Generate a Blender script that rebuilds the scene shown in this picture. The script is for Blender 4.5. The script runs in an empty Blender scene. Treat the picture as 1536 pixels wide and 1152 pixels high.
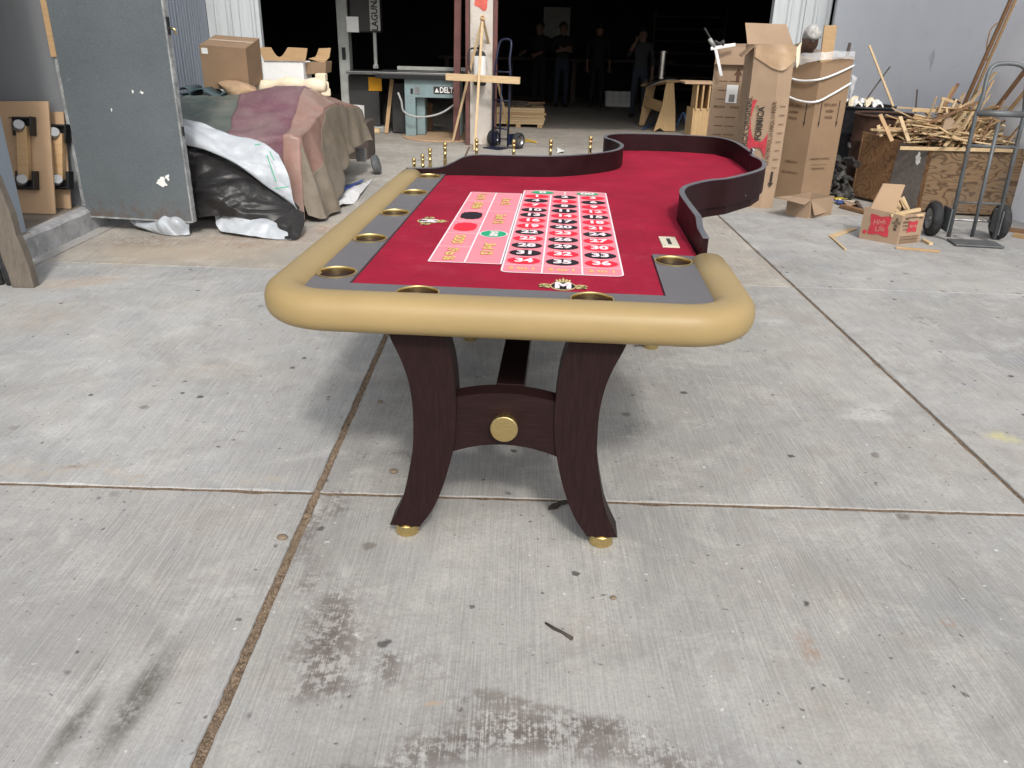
import bpy, bmesh, math, random
from mathutils import Vector, Matrix, noise

# ------------------------------------------------------------------ scene, camera, light
SC = bpy.context.scene
COL = SC.collection
R = math.radians
random.seed(11)

F_PX, PITCH, ROLL, CAM_H = 1200.0, 0.4158, 0.024, 1.44
cp, sp, cr, sr = math.cos(PITCH), math.sin(PITCH), math.cos(ROLL), math.sin(ROLL)
FWD = Vector((0, cp, -sp)); UP0 = Vector((0, sp, cp)); RT0 = Vector((1, 0, 0))
RT = cr * RT0 + sr * UP0
UPV = -sr * RT0 + cr * UP0
cam_d = bpy.data.cameras.new('camera'); cam = bpy.data.objects.new('camera', cam_d); COL.objects.link(cam)
m3 = Matrix((RT, UPV, -FWD)).transposed()
cam.matrix_world = Matrix.Translation((0, 0, CAM_H)) @ m3.to_4x4()
cam_d.sensor_width = 36.0; cam_d.sensor_fit = 'HORIZONTAL'; cam_d.lens = 36.0 * F_PX / 1536.0
cam_d.clip_start = 0.05; cam_d.clip_end = 400
SC.camera = cam

SUN_EL, SUN_AZ_DIR = R(43.5), Vector((-0.19, 1.05, 0)).normalized()   # light travels this way
world = bpy.data.worlds.new('World'); SC.world = world; world.use_nodes = True
wn = world.node_tree.nodes; wl = world.node_tree.links
sky = wn.new('ShaderNodeTexSky'); sky.sky_type = 'NISHITA'; sky.sun_disc = False
sky.sun_elevation = SUN_EL
sky.sun_rotation = math.atan2(-SUN_AZ_DIR.x, -SUN_AZ_DIR.y)
sky.air_density = 1.0; sky.dust_density = 4.0; sky.ozone_density = 1.0
hs = wn.new('ShaderNodeHueSaturation'); hs.inputs['Saturation'].default_value = 0.28
wl.new(sky.outputs[0], hs.inputs['Color']); wl.new(hs.outputs[0], wn['Background'].inputs['Color'])
wn['Background'].inputs['Strength'].default_value = 0.15
sun_d = bpy.data.lights.new('sun', 'SUN'); sun = bpy.data.objects.new('sun', sun_d); COL.objects.link(sun)
sun_d.energy = 1.3; sun_d.angle = R(5.5); sun_d.color = (1.0, 0.955, 0.90)
sdir = Vector((SUN_AZ_DIR.x * math.cos(SUN_EL), SUN_AZ_DIR.y * math.cos(SUN_EL), -math.sin(SUN_EL)))
sun.rotation_euler = sdir.to_track_quat('-Z', 'Y').to_euler()
SC.render.engine = 'CYCLES'; SC.cycles.max_bounces = 6; SC.cycles.diffuse_bounces = 3; SC.cycles.glossy_bounces = 3; SC.cycles.transparent_max_bounces = 6
SC.view_settings.view_transform = 'Standard'; SC.view_settings.look = 'None'
SC.view_settings.exposure = 0.44; SC.view_settings.gamma = 1.0; SC.view_settings.use_curve_mapping = False

def ray(px, py):
    return RT * (px - 768.0) - UPV * (py - 576.0) + FWD * F_PX
def at(px, py, Y):                      # point of the place seen at a photo pixel, Y metres ahead
    d = ray(px, py); t = Y / d.y
    return Vector((d.x * t, Y, CAM_H + d.z * t))
def gnd(px, py, z=0.0):                 # point on the level z
    d = ray(px, py); t = (z - CAM_H) / d.z
    return Vector((d.x * t, d.y * t, z))

# ------------------------------------------------------------------ materials
class NT:
    def __init__(s, name):
        s.m = bpy.data.materials.new(name); s.m.use_nodes = True
        s.t = s.m.node_tree; s.b = s.t.nodes['Principled BSDF']
    def n(s, k, **kw):
        x = s.t.nodes.new(k)
        for a, v in kw.items(): setattr(x, a, v)
        return x
    def put(s, sock, v):
        if isinstance(v, bpy.types.NodeSocket): s.t.links.new(v, sock)
        elif isinstance(v, (tuple, list)) and sock.type == 'RGBA' and len(v) == 3: sock.default_value = (*v, 1)
        else: sock.default_value = v
    def geo(s): return s.n('ShaderNodeNewGeometry').outputs['Position']
    def obj(s): return s.n('ShaderNodeTexCoord').outputs['Object']
    def map(s, v, sc=(1, 1, 1), rot=(0, 0, 0), loc=(0, 0, 0), kind='POINT'):
        x = s.n('ShaderNodeMapping', vector_type=kind); s.put(x.inputs['Vector'], v)
        x.inputs['Scale'].default_value = sc; x.inputs['Rotation'].default_value = rot; x.inputs['Location'].default_value = loc
        return x.outputs[0]
    def noise(s, v, scale, detail=4, rough=.55, dist=0):
        x = s.n('ShaderNodeTexNoise'); s.put(x.inputs['Vector'], v)
        x.inputs['Scale'].default_value = scale; x.inputs['Detail'].default_value = detail
        x.inputs['Roughness'].default_value = rough; x.inputs['Distortion'].default_value = dist
        return x.outputs['Fac']
    def vor(s, v, scale, feature='F1', rnd=1.0):
        x = s.n('ShaderNodeTexVoronoi', feature=feature); s.put(x.inputs['Vector'], v); x.inputs['Scale'].default_value = scale
        x.inputs['Randomness'].default_value = rnd
        return x
    def mr(s, v, a, b, c=0.0, d=1.0, smooth=False):
        x = s.n('ShaderNodeMapRange'); s.put(x.inputs['Value'], v)
        if smooth: x.interpolation_type = 'SMOOTHSTEP'
        x.inputs['From Min'].default_value = a; x.inputs['From Max'].default_value = b
        x.inputs['To Min'].default_value = c; x.inputs['To Max'].default_value = d
        return x.outputs[0]
    def mix(s, f, a, b, kind='MIX'):
        x = s.n('ShaderNodeMix', data_type='RGBA', blend_type=kind)
        s.put(x.inputs['Factor'], f); s.put(x.inputs['A'], a); s.put(x.inputs['B'], b)
        return x.outputs['Result']
    def math(s, op, a, b=0.0):
        x = s.n('ShaderNodeMath', operation=op); s.put(x.inputs[0], a); s.put(x.inputs[1], b)
        return x.outputs[0]
    def bump(s, h, strength=.3, dist=.01):
        x = s.n('ShaderNodeBump'); s.put(x.inputs['Height'], h)
        x.inputs['Strength'].default_value = strength; x.inputs['Distance'].default_value = dist
        s.put(s.b.inputs['Normal'], x.outputs[0])
    def out(s, col=None, rough=None, metal=None, spec=None):
        if col is not None: s.put(s.b.inputs['Base Color'], col)
        if rough is not None: s.put(s.b.inputs['Roughness'], rough)
        if metal is not None: s.put(s.b.inputs['Metallic'], metal)
        if spec is not None: s.put(s.b.inputs['Specular IOR Level'], spec)
        return s.m

def plain(name, c, rough=.6, metal=0.0, var=.18, scale=6.0, bump=0.0, bscale=60, spec=.4, dirt=None, dirtamt=.35):
    t = NT(name); p = t.obj()
    n1 = t.noise(p, scale, 6, .6)
    dk = tuple(x * (1 - var) for x in c); lt = tuple(min(1, x * (1 + var)) for x in c)
    col = t.mix(t.mr(n1, .3, .7), dk, lt)
    if dirt: col = t.mix(t.mr(t.noise(p, scale * 1.7, 8, .7), .52, .72, 0, dirtamt), col, dirt)
    if bump: t.bump(t.noise(p, bscale, 4, .6), bump, .004)
    return t.out(col, t.mr(t.noise(p, scale * 2, 4), .2, .8, rough * .85, min(1, rough * 1.12)), metal, spec)

def woodmat(name, c1, c2, axis='X', scale=1.0, rough=.6, dirt=None, dirtamt=.4, bump=.15):
    t = NT(name); p = t.obj()
    sc = {'X': (1.2, 14, 14), 'Y': (14, 1.2, 14), 'Z': (14, 14, 1.2)}[axis]
    sc = tuple(x * scale for x in sc)
    oi = t.n('ShaderNodeObjectInfo').outputs['Random']
    q = t.map(p, sc)
    n = t.noise(q, 3.0, 6, .65, .6); f = t.noise(q, 14, 3, .6)
    col = t.mix(t.mr(n, .3, .7), c1, c2)
    col = t.mix(t.mr(f, .45, .75, 0, .35), col, tuple(x * .55 for x in c1))
    col = t.mix(t.mr(oi, 0, 1, 0, .4), col, tuple(x * .72 for x in c2))
    if dirt: col = t.mix(t.mr(t.noise(p, 5, 7, .7), .45, .7, 0, dirtamt), col, dirt)
    t.bump(n, bump, .003)
    return t.out(col, rough, 0, .15 if name.startswith('wenge') else .35)

M = {}
def cardboard(name, c):
    t = NT(name); p = t.obj()
    n = t.noise(p, 3, 6, .6); f = t.noise(t.map(p, (160, 160, 3)), 1.0, 2)
    col = t.mix(t.mr(n, .3, .7), tuple(x * .86 for x in c), tuple(x * 1.1 for x in c))
    col = t.mix(t.mr(f, .3, .7, 0, .12), col, tuple(x * .7 for x in c))
    col = t.mix(t.mr(t.noise(p, 9, 8, .75), .58, .75, 0, .3), col, (.16, .10, .06))
    t.bump(t.noise(p, 14, 5, .6), .25, .006)
    return t.out(col, .8, 0, .2)
M['card'] = cardboard('cardboard', (.345, .245, .165))
M['card_dk'] = cardboard('cardboard_brown', (.275, .185, .115))
M['card_in'] = cardboard('cardboard_inside', (.36, .24, .145))
M['tape'] = plain('clear_tape', (.42, .29, .18), .18, spec=.6)
M['felt'] = plain('felt_red', (.31, .014, .038), .95, var=.16, scale=5, bump=.7, bscale=260, spec=.10, dirt=(.40, .05, .08), dirtamt=.35)
def gridprint(name, c, rough=.75): return plain(name, c, rough, var=.05, scale=8, spec=.2, bump=.15, bscale=300)
M['pink'] = gridprint('print_pink', (.90, .25, .30)); M['pwhite'] = gridprint('print_white', (.85, .72, .74))
M['pred'] = gridprint('print_red', (.80, .022, .05)); M['pblack'] = gridprint('print_black', (.018, .014, .02))
M['pgreen'] = gridprint('print_green', (.02, .36, .18)); M['pgold'] = gridprint('print_gold', (.74, .52, .17)); M['pshade'] = gridprint('print_shadow', (.10, .03, .03))
M['pcrest'] = gridprint('print_crest_gold', (.60, .50, .22))
M['grey_vinyl'] = plain('grey_vinyl', (.125, .118, .125), .5, var=.06, scale=5, bump=.12, bscale=500)
M['edge_grey'] = plain('grey_edge_band', (.085, .085, .098), .35, var=.06)
M['tan_leather'] = plain('tan_leather', (.335, .242, .108), .46, var=.07, scale=3.5, bump=.16, bscale=190, spec=.34)
M['wenge'] = woodmat('wenge_wood', (.010, .0048, .0048), (.026, .0115, .0110), 'Z', 3.0, .50, bump=.10)
M['wenge_h'] = woodmat('wenge_wood_long', (.010, .0048, .0048), (.026, .0115, .0110), 'X', 3.0, .50, bump=.10)
M['wenge_s'] = plain('wenge_rim', (.019, .0058, .0068), .5, var=.25, scale=9, spec=.12)
def brass():
    t = NT('brushed_brass'); p = t.obj()
    n = t.noise(t.map(p, (30, 30, 900)), 1, 3)
    t.b.inputs['Anisotropic'].default_value = .6
    return t.out(t.mix(n, (.58, .44, .18), (.76, .60, .29)), t.mr(n, .3, .7, .22, .38), 1.0)
M['brass'] = brass()
M['black'] = plain('black_paint', (.012, .012, .013), .45); M['rubber'] = plain('black_rubber', (.022, .022, .023), .8, var=.3, scale=14, dirt=(.12, .11, .10), bump=.3)
M['chrome'] = plain('bright_steel', (.62, .60, .56), .25, 1.0); M['steel'] = plain('dull_steel', (.30, .30, .30), .42, .9)
M['truck'] = plain('grey_truck_paint', (.115, .125, .13), .5, .2, var=.25, scale=9, dirt=(.13, .08, .05), dirtamt=.55)
M['bluetruck'] = plain('navy_truck_paint', (.012, .016, .042), .45, .1, dirt=(.09, .08, .07))
M['pine'] = woodmat('pale_pine', (.52, .36, .19), (.66, .50, .30), 'X', 1.0, .65)
M['pine2'] = woodmat('tan_pine', (.40, .25, .12), (.52, .35, .19), 'X', 1.0, .7)
M['brownwood'] = woodmat('brown_stick', (.17, .09, .045), (.28, .16, .085), 'X', 1.0, .75)
M['darkstick'] = woodmat('dark_stick', (.05, .04, .035), (.11, .085, .07), 'X', 1.0, .8)
M['mdf'] = plain('mdf_board', (.40, .27, .165), .7, var=.08, scale=4, bump=.1, dirt=(.28, .18, .11), dirtamt=.25)
M['oldwood'] = woodmat('weathered_wood', (.10, .085, .07), (.20, .17, .135), 'Z', 1.2, .85, dirt=(.05, .04, .035), bump=.5)
M['ply'] = woodmat('birch_ply', (.42, .27, .13), (.54, .37, .19), 'Z', .8, .6)
M['yellow'] = plain('yellow_label', (.80, .38, .01), .5); M['white'] = plain('white_paper', (.75, .75, .73), .6, var=.06)
M['ink'] = plain('black_ink', (.03, .022, .018), .7); M['inkbrown'] = plain('brown_ink', (.11, .06, .035), .8); M['redink'] = plain('red_ink', (.42, .035, .05), .75, var=.25, scale=20)
M['palepaint'] = plain('pale_print', (.50, .19, .16), .7)

def bin_ply():
    t = NT('grained_plywood'); p = t.obj()
    q = t.map(p, (1.1, 1.1, 2.6))
    d = t.noise(q, 1.9, 3, .5, .3)
    w = t.math('FRACT', t.math('MULTIPLY', d, 15.0))
    fl = t.noise(t.map(p, (4, 4, 30)), 3, 5, .6)
    v = t.math('ABSOLUTE', t.math('SUBTRACT', w, .5))
    col = t.mix(t.mr(v, .02, .26, 0, 1, True), (.085, .048, .025), (.215, .138, .074))
    col = t.mix(t.mr(fl, .4, .7, 0, .4), col, (.12, .075, .04))
    col = t.mix(t.mr(t.noise(p, 2.2, 7, .7), .52, .68, 0, .55), col, (.15, .125, .105))
    t.bump(w, .12, .003)
    return t.out(col, .62, 0, .35)
M['binply'] = bin_ply()
def bin_ply2():
    t = NT('orange_plywood'); p = t.obj()
    d = t.noise(t.map(p, (1.5, 1.5, 1.1)), 1.9, 3, .5, .3)
    w = t.math('FRACT', t.math('MULTIPLY', d, 24.0)); v = t.math('ABSOLUTE', t.math('SUBTRACT', w, .5))
    col = t.mix(t.mr(v, .02, .3, 0, 1, True), (.125, .062, .030), (.215, .12, .058))
    col = t.mix(t.mr(t.noise(p, 5, 7, .7), .5, .7, 0, .4), col, (.14, .09, .06))
    return t.out(col, .6, 0, .35)
M['binply2'] = bin_ply2()
M['greystain'] = woodmat('grey_stained_ply', (.10, .088, .082), (.19, .17, .155), 'X', .7, .6)
def doormat():
    t = NT('grey_door_paint'); p = t.obj()
    a = t.noise(p, 1.4, 6, .6); f = t.noise(p, 110, 3, .7); s_ = t.noise(p, 34, 4, .7)
    col = t.mix(t.mr(a, .3, .7), (.070, .084, .093), (.112, .131, .141))
    col = t.mix(t.mr(f, .35, .7, 0, .45), col, (.175, .195, .205))
    col = t.mix(t.mr(s_, .62, .72, 0, .35), col, (.055, .06, .062))
    chip = t.math('MULTIPLY', t.mr(t.noise(p, 9, 6, .65), .66, .68), t.mr(t.noise(p, 2.3, 2), .5, .56))
    col = t.mix(t.math('MULTIPLY', chip, .10), col, (.55, .56, .56))
    sep = t.n('ShaderNodeSeparateXYZ'); t.put(sep.inputs[0], p)
    rust = t.math('MULTIPLY', t.mr(sep.outputs['Z'], .18, .0), t.mr(t.noise(p, 16, 6, .7), .42, .62))
    col = t.mix(t.math('MULTIPLY', rust, .8), col, (.11, .065, .04))
    t.bump(f, .25, .003)
    return t.out(col, .55, 0, .4)
M['door'] = doormat()
M['dooredge'] = plain('chipped_door_edge', (.27, .28, .28), .6, var=.45, scale=12, dirt=(.06, .05, .045), dirtamt=.8, bump=.4, bscale=30)
def clad(name, c, d):
    t = NT(name); p = t.geo()
    st = t.noise(t.map(p, (8, 8, .5)), 2, 5, .7)
    col = t.mix(t.mr(st, .45, .75, 0, .35), c, d)
    col = t.mix(t.mr(t.noise(p, 1.2, 4), .3, .7, 0, .18), col, tuple(x * .7 for x in c))
    t.bump(t.noise(p, 7, 3), .12, .01)
    return t.out(col, .5, 0, .4)
M['clad_white'] = clad('white_cladding', (.52, .55, .56), (.33, .31, .28)); M['clad_grey'] = clad('grey_cladding', (.27, .30, .35), (.20, .21, .23))
M['siding'] = clad('blue_grey_siding', (.25, .29, .34), (.19, .21, .24))
M['shed'] = clad('grey_shed_wall', (.17, .18, .19), (.13, .13, .13))
def stucco():
    t = NT('pale_blue_render'); p = t.geo()
    a = t.noise(p, 1.1, 7, .62); f = t.noise(p, 46, 4, .7)
    col = t.mix(t.mr(a, .3, .7), (.74, .775, .84), (.82, .845, .89))
    col = t.mix(t.mr(t.noise(p, 6, 8, .72), .58, .74, 0, .4), col, (.58, .60, .65))
    col = t.mix(t.mr(t.noise(t.map(p, (3, 3, .8)), 2.6, 5), .68, .74, 0, .45), col, (.30, .31, .34))
    t.bump(f, .35, .006)
    return t.out(col, .85, 0, .2)
M['stucco'] = stucco()
M['drum_black'] = plain('black_drum_paint', (.022, .023, .027), .4, .2, var=.4, scale=10, dirt=(.10, .09, .085)); M['drum_rust'] = plain('rusty_drum', (.085, .042, .028), .7, .2, var=.4, scale=12, dirt=(.03, .025, .022), dirtamt=.7)
M['column'] = plain('white_column_paint', (.50, .46, .41), .7, var=.15, scale=3, dirt=(.22, .15, .10), dirtamt=.75, bump=.3)
M['redoxide'] = plain('red_oxide_steel', (.13, .055, .048), .6, .1, var=.2, dirt=(.06, .03, .025)); M['redpaint'] = plain('red_paint', (.52, .10, .075), .7, var=.3, scale=14)
M['teal'] = plain('teal_machine_paint', (.20, .275, .285), .45, .1, var=.12, dirt=(.22, .18, .13), dirtamt=.35); M['machgrey'] = plain('machine_grey', (.32, .33, .31), .5, .1, dirt=(.2, .17, .13), dirtamt=.3)
M['machdark'] = plain('machine_dark', (.035, .034, .033), .55, .1); M['machtop'] = plain('cast_iron_top', (.20, .20, .195), .35, .8)
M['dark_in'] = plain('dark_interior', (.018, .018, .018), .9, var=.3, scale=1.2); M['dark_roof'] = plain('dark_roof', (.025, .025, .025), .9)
M['hose'] = plain('grey_hose', (.33, .34, .33), .5); M['cord_y'] = plain('yellow_cord', (.55, .36, .03), .55); M['cord_b'] = plain('blue_hose', (.04, .07, .16), .45)
def tarpm(name, c1, c2, rough=.5, sc=10, spec=.4):
    t = NT(name); p = t.obj()
    n = t.noise(p, sc, 7, .65); w = t.noise(t.map(p, (90, 90, 90)), 1, 2)
    col = t.mix(t.mr(n, .3, .7), c1, c2)
    dust = t.mr(t.noise(p, 2.3, 7, .7), .36, .72, 0, .55)
    col = t.mix(dust, col, (.27, .235, .20))
    t.bump(t.noise(p, 16, 6, .6), .35, .012)
    return t.out(col, rough, 0, spec)
M['t_green'] = tarpm('green_tarp', (.035, .07, .066), (.075, .115, .105)); M['t_burg'] = tarpm('burgundy_tarp', (.105, .034, .056), (.185, .075, .108), .6, 40)
M['t_pink'] = tarpm('salmon_plastic', (.24, .125, .10), (.32, .185, .15), .35); M['t_brown'] = tarpm('dusty_plastic', (.13, .108, .078), (.215, .18, .135), .38, 14)
M['t_white'] = tarpm('white_sheeting', (.34, .37, .40), (.50, .53, .56), .42, 6); M['t_black'] = tarpm('black_sheeting', (.006, .006, .007), (.018, .0175, .0175), .42, 8)
for k in ('t_black', 't_white'):
    for n_ in M[k].node_tree.nodes:
        if n_.type == 'MAP_RANGE' and abs(n_.inputs['To Max'].default_value - .55) < 1e-5: n_.inputs['To Max'].default_value = .05
M['cream'] = plain('cream_foam', (.72, .62, .46), .8, var=.12, scale=7, bump=.2, bscale=30); M['tealrub'] = plain('teal_rubber', (.045, .075, .085), .6, var=.25, dirt=(.13, .13, .12)); M['paper'] = plain('brown_paper', (.38, .26, .16), .8, var=.2)
M['bluebag'] = plain('blue_printed_bag', (.06, .10, .30), .4, var=.5, scale=25); M['plasticwhite'] = plain('white_plastic_film', (.74, .74, .74), .25, var=.1, spec=.5)
M['film'] = plain('clear_film', (.78, .78, .78), .2, var=.1, spec=.6); M['film'].node_tree.nodes['Principled BSDF'].inputs['Alpha'].default_value = .26
M['leaf'] = plain('dry_leaf', (.05, .04, .032), .8, var=.4); M['pebble'] = plain('pebble', (.20, .15, .105), .85, var=.3, scale=30)
M['trash'] = plain('mixed_litter', (.055, .052, .048), .7, var=.7, scale=22); M['litter_y'] = plain('yellow_litter', (.5, .38, .05), .5)
M['skin'] = plain('skin', (.15, .088, .062), .55, var=.06); M['hair_grey'] = plain('grey_hair', (.40, .39, .37), .85, var=.4, scale=40, bump=.35, bscale=70); M['hair_dark'] = plain('dark_hair', (.012, .010, .009), .7)
M['jeans'] = plain('blue_jeans', (.022, .030, .045), .9, var=.2); M['shirt_dark'] = plain('dark_shirt', (.011, .011, .012), .9); M['shirt_grey'] = plain('grey_vest', (.032, .033, .037), .9); M['shirt_tan'] = plain('tan_shirt', (.20, .17, .14), .9)
M['ivory'] = plain('ivory_plate', (.66, .60, .46), .4, var=.05)

def concrete(name, stains_and_shade=(), tone=(.385, .377, .360)):
    t = NT(name); p = t.geo()
    oc = t.n('ShaderNodeObjectInfo')
    big = t.noise(p, .9, 5, .62); mid = t.noise(p, 5.5, 6, .70); fine = t.noise(p, 95, 2, .7)
    lt = tuple(x * 1.20 for x in tone); dk = tuple(x * .78 for x in tone)
    col = t.mix(t.mr(big, .34, .66), dk, lt)
    col = t.mix(t.mr(t.noise(p, 3.4, 6, .74, .6), .48, .64, 0, .70), col, tuple(x * 1.42 for x in tone))
    col = t.mix(t.mr(t.noise(t.map(p, loc=(7, 3, 0)), 2.1, 6, .76, .5), .51, .68, 0, .70), col, tuple(x * .64 for x in tone))
    col = t.mix(t.mr(mid, .35, .72, 0, .42), col, tuple(x * .70 for x in tone))
    warm = t.noise(p, 1.7, 4, .7)
    col = t.mix(t.mr(warm, .5, .72, 0, .5), col, (.36, .315, .265))
    col = t.mix(t.mr(t.noise(p, 2.6, 4, .66, .4), .52, .70, 0, .45), col, (.30, .32, .345))
    # broom finish drawn along the slabs, two slightly different directions
    wob = t.map(p, (210, 3.4, 1), (0, 0, R(3)))
    b1 = t.noise(wob, 1.0, 3, .6)
    b2 = t.noise(t.map(p, (520, 8, 1), (0, 0, R(-2))), 1.0, 2, .6)
    area = t.mr(t.noise(p, 1.3, 4), .3, .62, .25, 1)
    broom = t.math('MULTIPLY', t.math('ADD', t.mr(b1, .35, .65, -.5, .5), t.mr(b2, .3, .7, -.5, .5)), area)
    col = t.mix(t.mr(broom, -.1, .9, 0, .42), col, tuple(min(1, x * 1.55) for x in tone))
    col = t.mix(t.mr(broom, .1, -.9, 0, .46), col, tuple(x * .52 for x in tone))
    col = t.mix(t.mr(fine, .42, .75, 0, .4), col, tuple(x * .55 for x in tone))
    # dark specks, white specks
    pd = t.n('ShaderNodeVectorMath', operation='ADD'); nz = t.n('ShaderNodeTexNoise'); t.put(nz.inputs['Vector'], p); nz.inputs['Scale'].default_value = 26
    sc_ = t.n('ShaderNodeVectorMath', operation='SCALE'); t.put(sc_.inputs[0], nz.outputs['Color']); sc_.inputs['Scale'].default_value = .035
    t.put(pd.inputs[0], p); t.put(pd.inputs[1], sc_.outputs[0]); pj = pd.outputs[0]
    for scl, thr, amt, c in ((7.0, .11, .85, (.055, .052, .05)), (15.0, .10, .8, (.085, .08, .075)), (28.0, .12, .7, (.12, .115, .11)), (12.5, .085, .8, (.62, .62, .61)), (24.0, .09, .75, (.60, .60, .59)), (3.1, .085, .6, (.12, .10, .085)), (4.3, .10, .45, (.16, .15, .14))):
        v = t.vor(t.map(pj, (1, 1, 0), loc=(scl, scl * .37, 0)), scl)
        pick = t.mr(v.outputs['Color'], .46, .52)
        col = t.mix(t.math('MULTIPLY', t.mr(v.outputs['Distance'], thr, thr * .55, 0, amt), pick), col, c)
    brk = t.noise(p, 11, 4, .74); brk2 = t.noise(p, 44, 4, .75)
    bc = t.math('ADD', t.math('ADD', t.math('MULTIPLY', brk, .50), t.math('MULTIPLY', brk2, .60)), t.math('MULTIPLY', broom, -.10))
    wv = t.n('ShaderNodeVectorMath', operation='ADD'); nz2 = t.n('ShaderNodeTexNoise'); t.put(nz2.inputs['Vector'], p); nz2.inputs['Scale'].default_value = 3.2; nz2.inputs['Detail'].default_value = 6
    s2 = t.n('ShaderNodeVectorMath', operation='SCALE'); t.put(s2.inputs[0], nz2.outputs['Color']); s2.inputs['Scale'].default_value = .30
    sub = t.n('ShaderNodeVectorMath', operation='SUBTRACT'); t.put(sub.inputs[0], s2.outputs[0]); sub.inputs[1].default_value = (.15, .15, .15)
    t.put(wv.inputs[0], p); t.put(wv.inputs[1], sub.outputs[0])
    for (cx, cy, rx, ry, ang, c, amt, hard, warp) in stains_and_shade:
        src = wv.outputs[0] if warp else p
        q = t.map(src, (rx, ry, 1000), (0, 0, ang), (cx, cy, 0), 'TEXTURE')
        ln = t.n('ShaderNodeVectorMath', operation='LENGTH'); t.put(ln.inputs[0], q)
        f = t.mr(ln.outputs['Value'], 1.0, .15, 0, 1, True)
        if hard > 0: f = t.math('MULTIPLY', f, t.mr(bc, .60 - hard * .8, .60, 0, 1))
        col = t.mix(t.math('MULTIPLY', f, amt), col, c)
    col = t.mix(1.0, col, oc.outputs['Color'], 'MULTIPLY')
    h = t.math('ADD', t.math('MULTIPLY', broom, .6), t.math('MULTIPLY', fine, .6))
    t.bump(h, .35, .003)
    return t.out(col, t.mr(mid, .3, .7, .74, .92), 0, .3)

def crack(p, q, w=.004, amt=.55):
    a, b = gnd(*p), gnd(*q); d = b - a; return ((a.x + b.x) / 2, (a.y + b.y) / 2, d.length / 2, w, math.atan2(d.y, d.x), (.15, .14, .13), amt, .5, True)
def st(px, py, rx, ry, c, amt, ang=0.0, hard=.14, warp=True):
    g = gnd(px, py); return (g.x, g.y, rx, ry, ang, c, amt, hard, warp)
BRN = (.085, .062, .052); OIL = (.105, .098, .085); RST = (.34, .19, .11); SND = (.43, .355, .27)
STAINS_AND_SHADE = [
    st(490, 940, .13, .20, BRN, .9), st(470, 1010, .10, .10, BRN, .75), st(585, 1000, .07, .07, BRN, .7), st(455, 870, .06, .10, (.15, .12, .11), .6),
    st(800, 1110, .26, .10, BRN, .85), st(900, 1080, .20, .06, BRN, .7), st(690, 1130, .2, .07, BRN, .7), st(560, 1150, .22, .05, BRN, .7), st(1000, 1140, .16, .07, BRN, .55), st(760, 1060, .22, .05, (.14, .115, .10), .6),  # brown staining, with the camera holder's soft shadow painted into its colour
    st(208, 1048, .058, .27, OIL, .90, R(-4), .42, False), st(112, 1088, .038, .17, OIL, .80, R(-4), .42, False), st(140, 1010, .02, .10, OIL, .4, R(-3), .3, False), st(232, 960, .02, .10, OIL, .35, R(-3), .3, False),
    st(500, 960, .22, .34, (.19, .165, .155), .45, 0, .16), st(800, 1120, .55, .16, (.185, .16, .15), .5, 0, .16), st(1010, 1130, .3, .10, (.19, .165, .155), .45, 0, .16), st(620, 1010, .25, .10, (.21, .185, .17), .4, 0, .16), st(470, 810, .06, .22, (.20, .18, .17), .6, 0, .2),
    st(1390, 482, .11, .17, (.15, .145, .14), .75, R(14), .1), st(1300, 620, .16, .12, (.66, .66, .66), .55, 0, .2), st(1500, 650, .10, .06, (.58, .53, .20), .6, 0, .2), st(1150, 482, .14, .10, (.62, .62, .62), .5, 0, .2),
    st(1215, 965, .035, .09, RST, .5), st(1437, 930, .02, .04, RST, .75), st(1110, 705, .04, .03, (.40, .31, .23), .65), st(1080, 990, .08, .05, SND, .3),
    st(410, 715, .16, .05, SND, .55), st(110, 705, .5, .06, SND, .5), st(330, 560, .5, .2, SND, .28, 0, .2), st(60, 470, .4, .35, SND, .35, 0, .2), st(120, 425, .4, .16, (.45, .33, .22), .55, R(25), .18),
    st(120, 705, .06, .03, (.16, .10, .06), .7), st(280, 375, 1.0, .5, SND, .7, 0, .3), st(400, 360, .8, .35, (.30, .19, .12), .5), st(215, 360, .5, .28, (.17, .13, .10), .6), st(500, 345, .35, .3, (.36, .22, .13), .6),
    st(480, 780, .06, .25, (.15, .13, .12), .6), st(505, 750, .05, .06, (.12, .10, .09), .6), st(620, 690, .10, .04, (.14, .135, .13), .5), st(540, 690, .08, .06, (.16, .145, .135), .5),
    st(640, 1060, .05, .012, (.42, .33, .25), .8, R(10)), st(960, 640, .14, .12, (.17, .17, .165), .30), st(1050, 745, .4, .018, (.40, .40, .39), .5, 0, .2), st(1270, 350, .5, .22, (.50, .49, .47), .5, 0, .25), st(1440, 430, .6, .18, (.44, .41, .36), .4, 0, .2), st(700, 460, .8, .3, (.18, .18, .18), .25),
    st(1190, 600, .05, .012, (.15, .14, .13), .5, R(30)), st(975, 577, .03, .06, (.13, .13, .13), .6), st(1027, 578, .025, .04, (.14, .14, .14), .6), st(963, 556, .02, .015, (.10, .10, .10), .7), st(1160, 655, .022, .015, (.09, .09, .09), .8), st(1462, 1035, .014, .014, (.05, .05, .05), .9), st(1445, 1028, .008, .008, (.05, .05, .05), .9),
    crack((1320, 845), (1400, 860), .005), crack((1395, 858), (1470, 905), .005), crack((1465, 900), (1540, 935), .005), crack((1250, 880), (1330, 960), .004, .4), crack((640, 1092), (760, 1085), .004, .4), crack((680, 1085), (545, 1100), .004, .35),
    st(600, 1060, .02, .3, (.40, .39, .37), .3), st(1090, 910, .02, .015, (.06, .06, .06), .9), st(365, 648, .025, .012, (.08, .08, .08), .8), st(340, 597, .012, .006, (.05, .05, .05), .9),
]
M['concrete_in'] = concrete('workshop_concrete', [], (.33, .30, .26))
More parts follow.
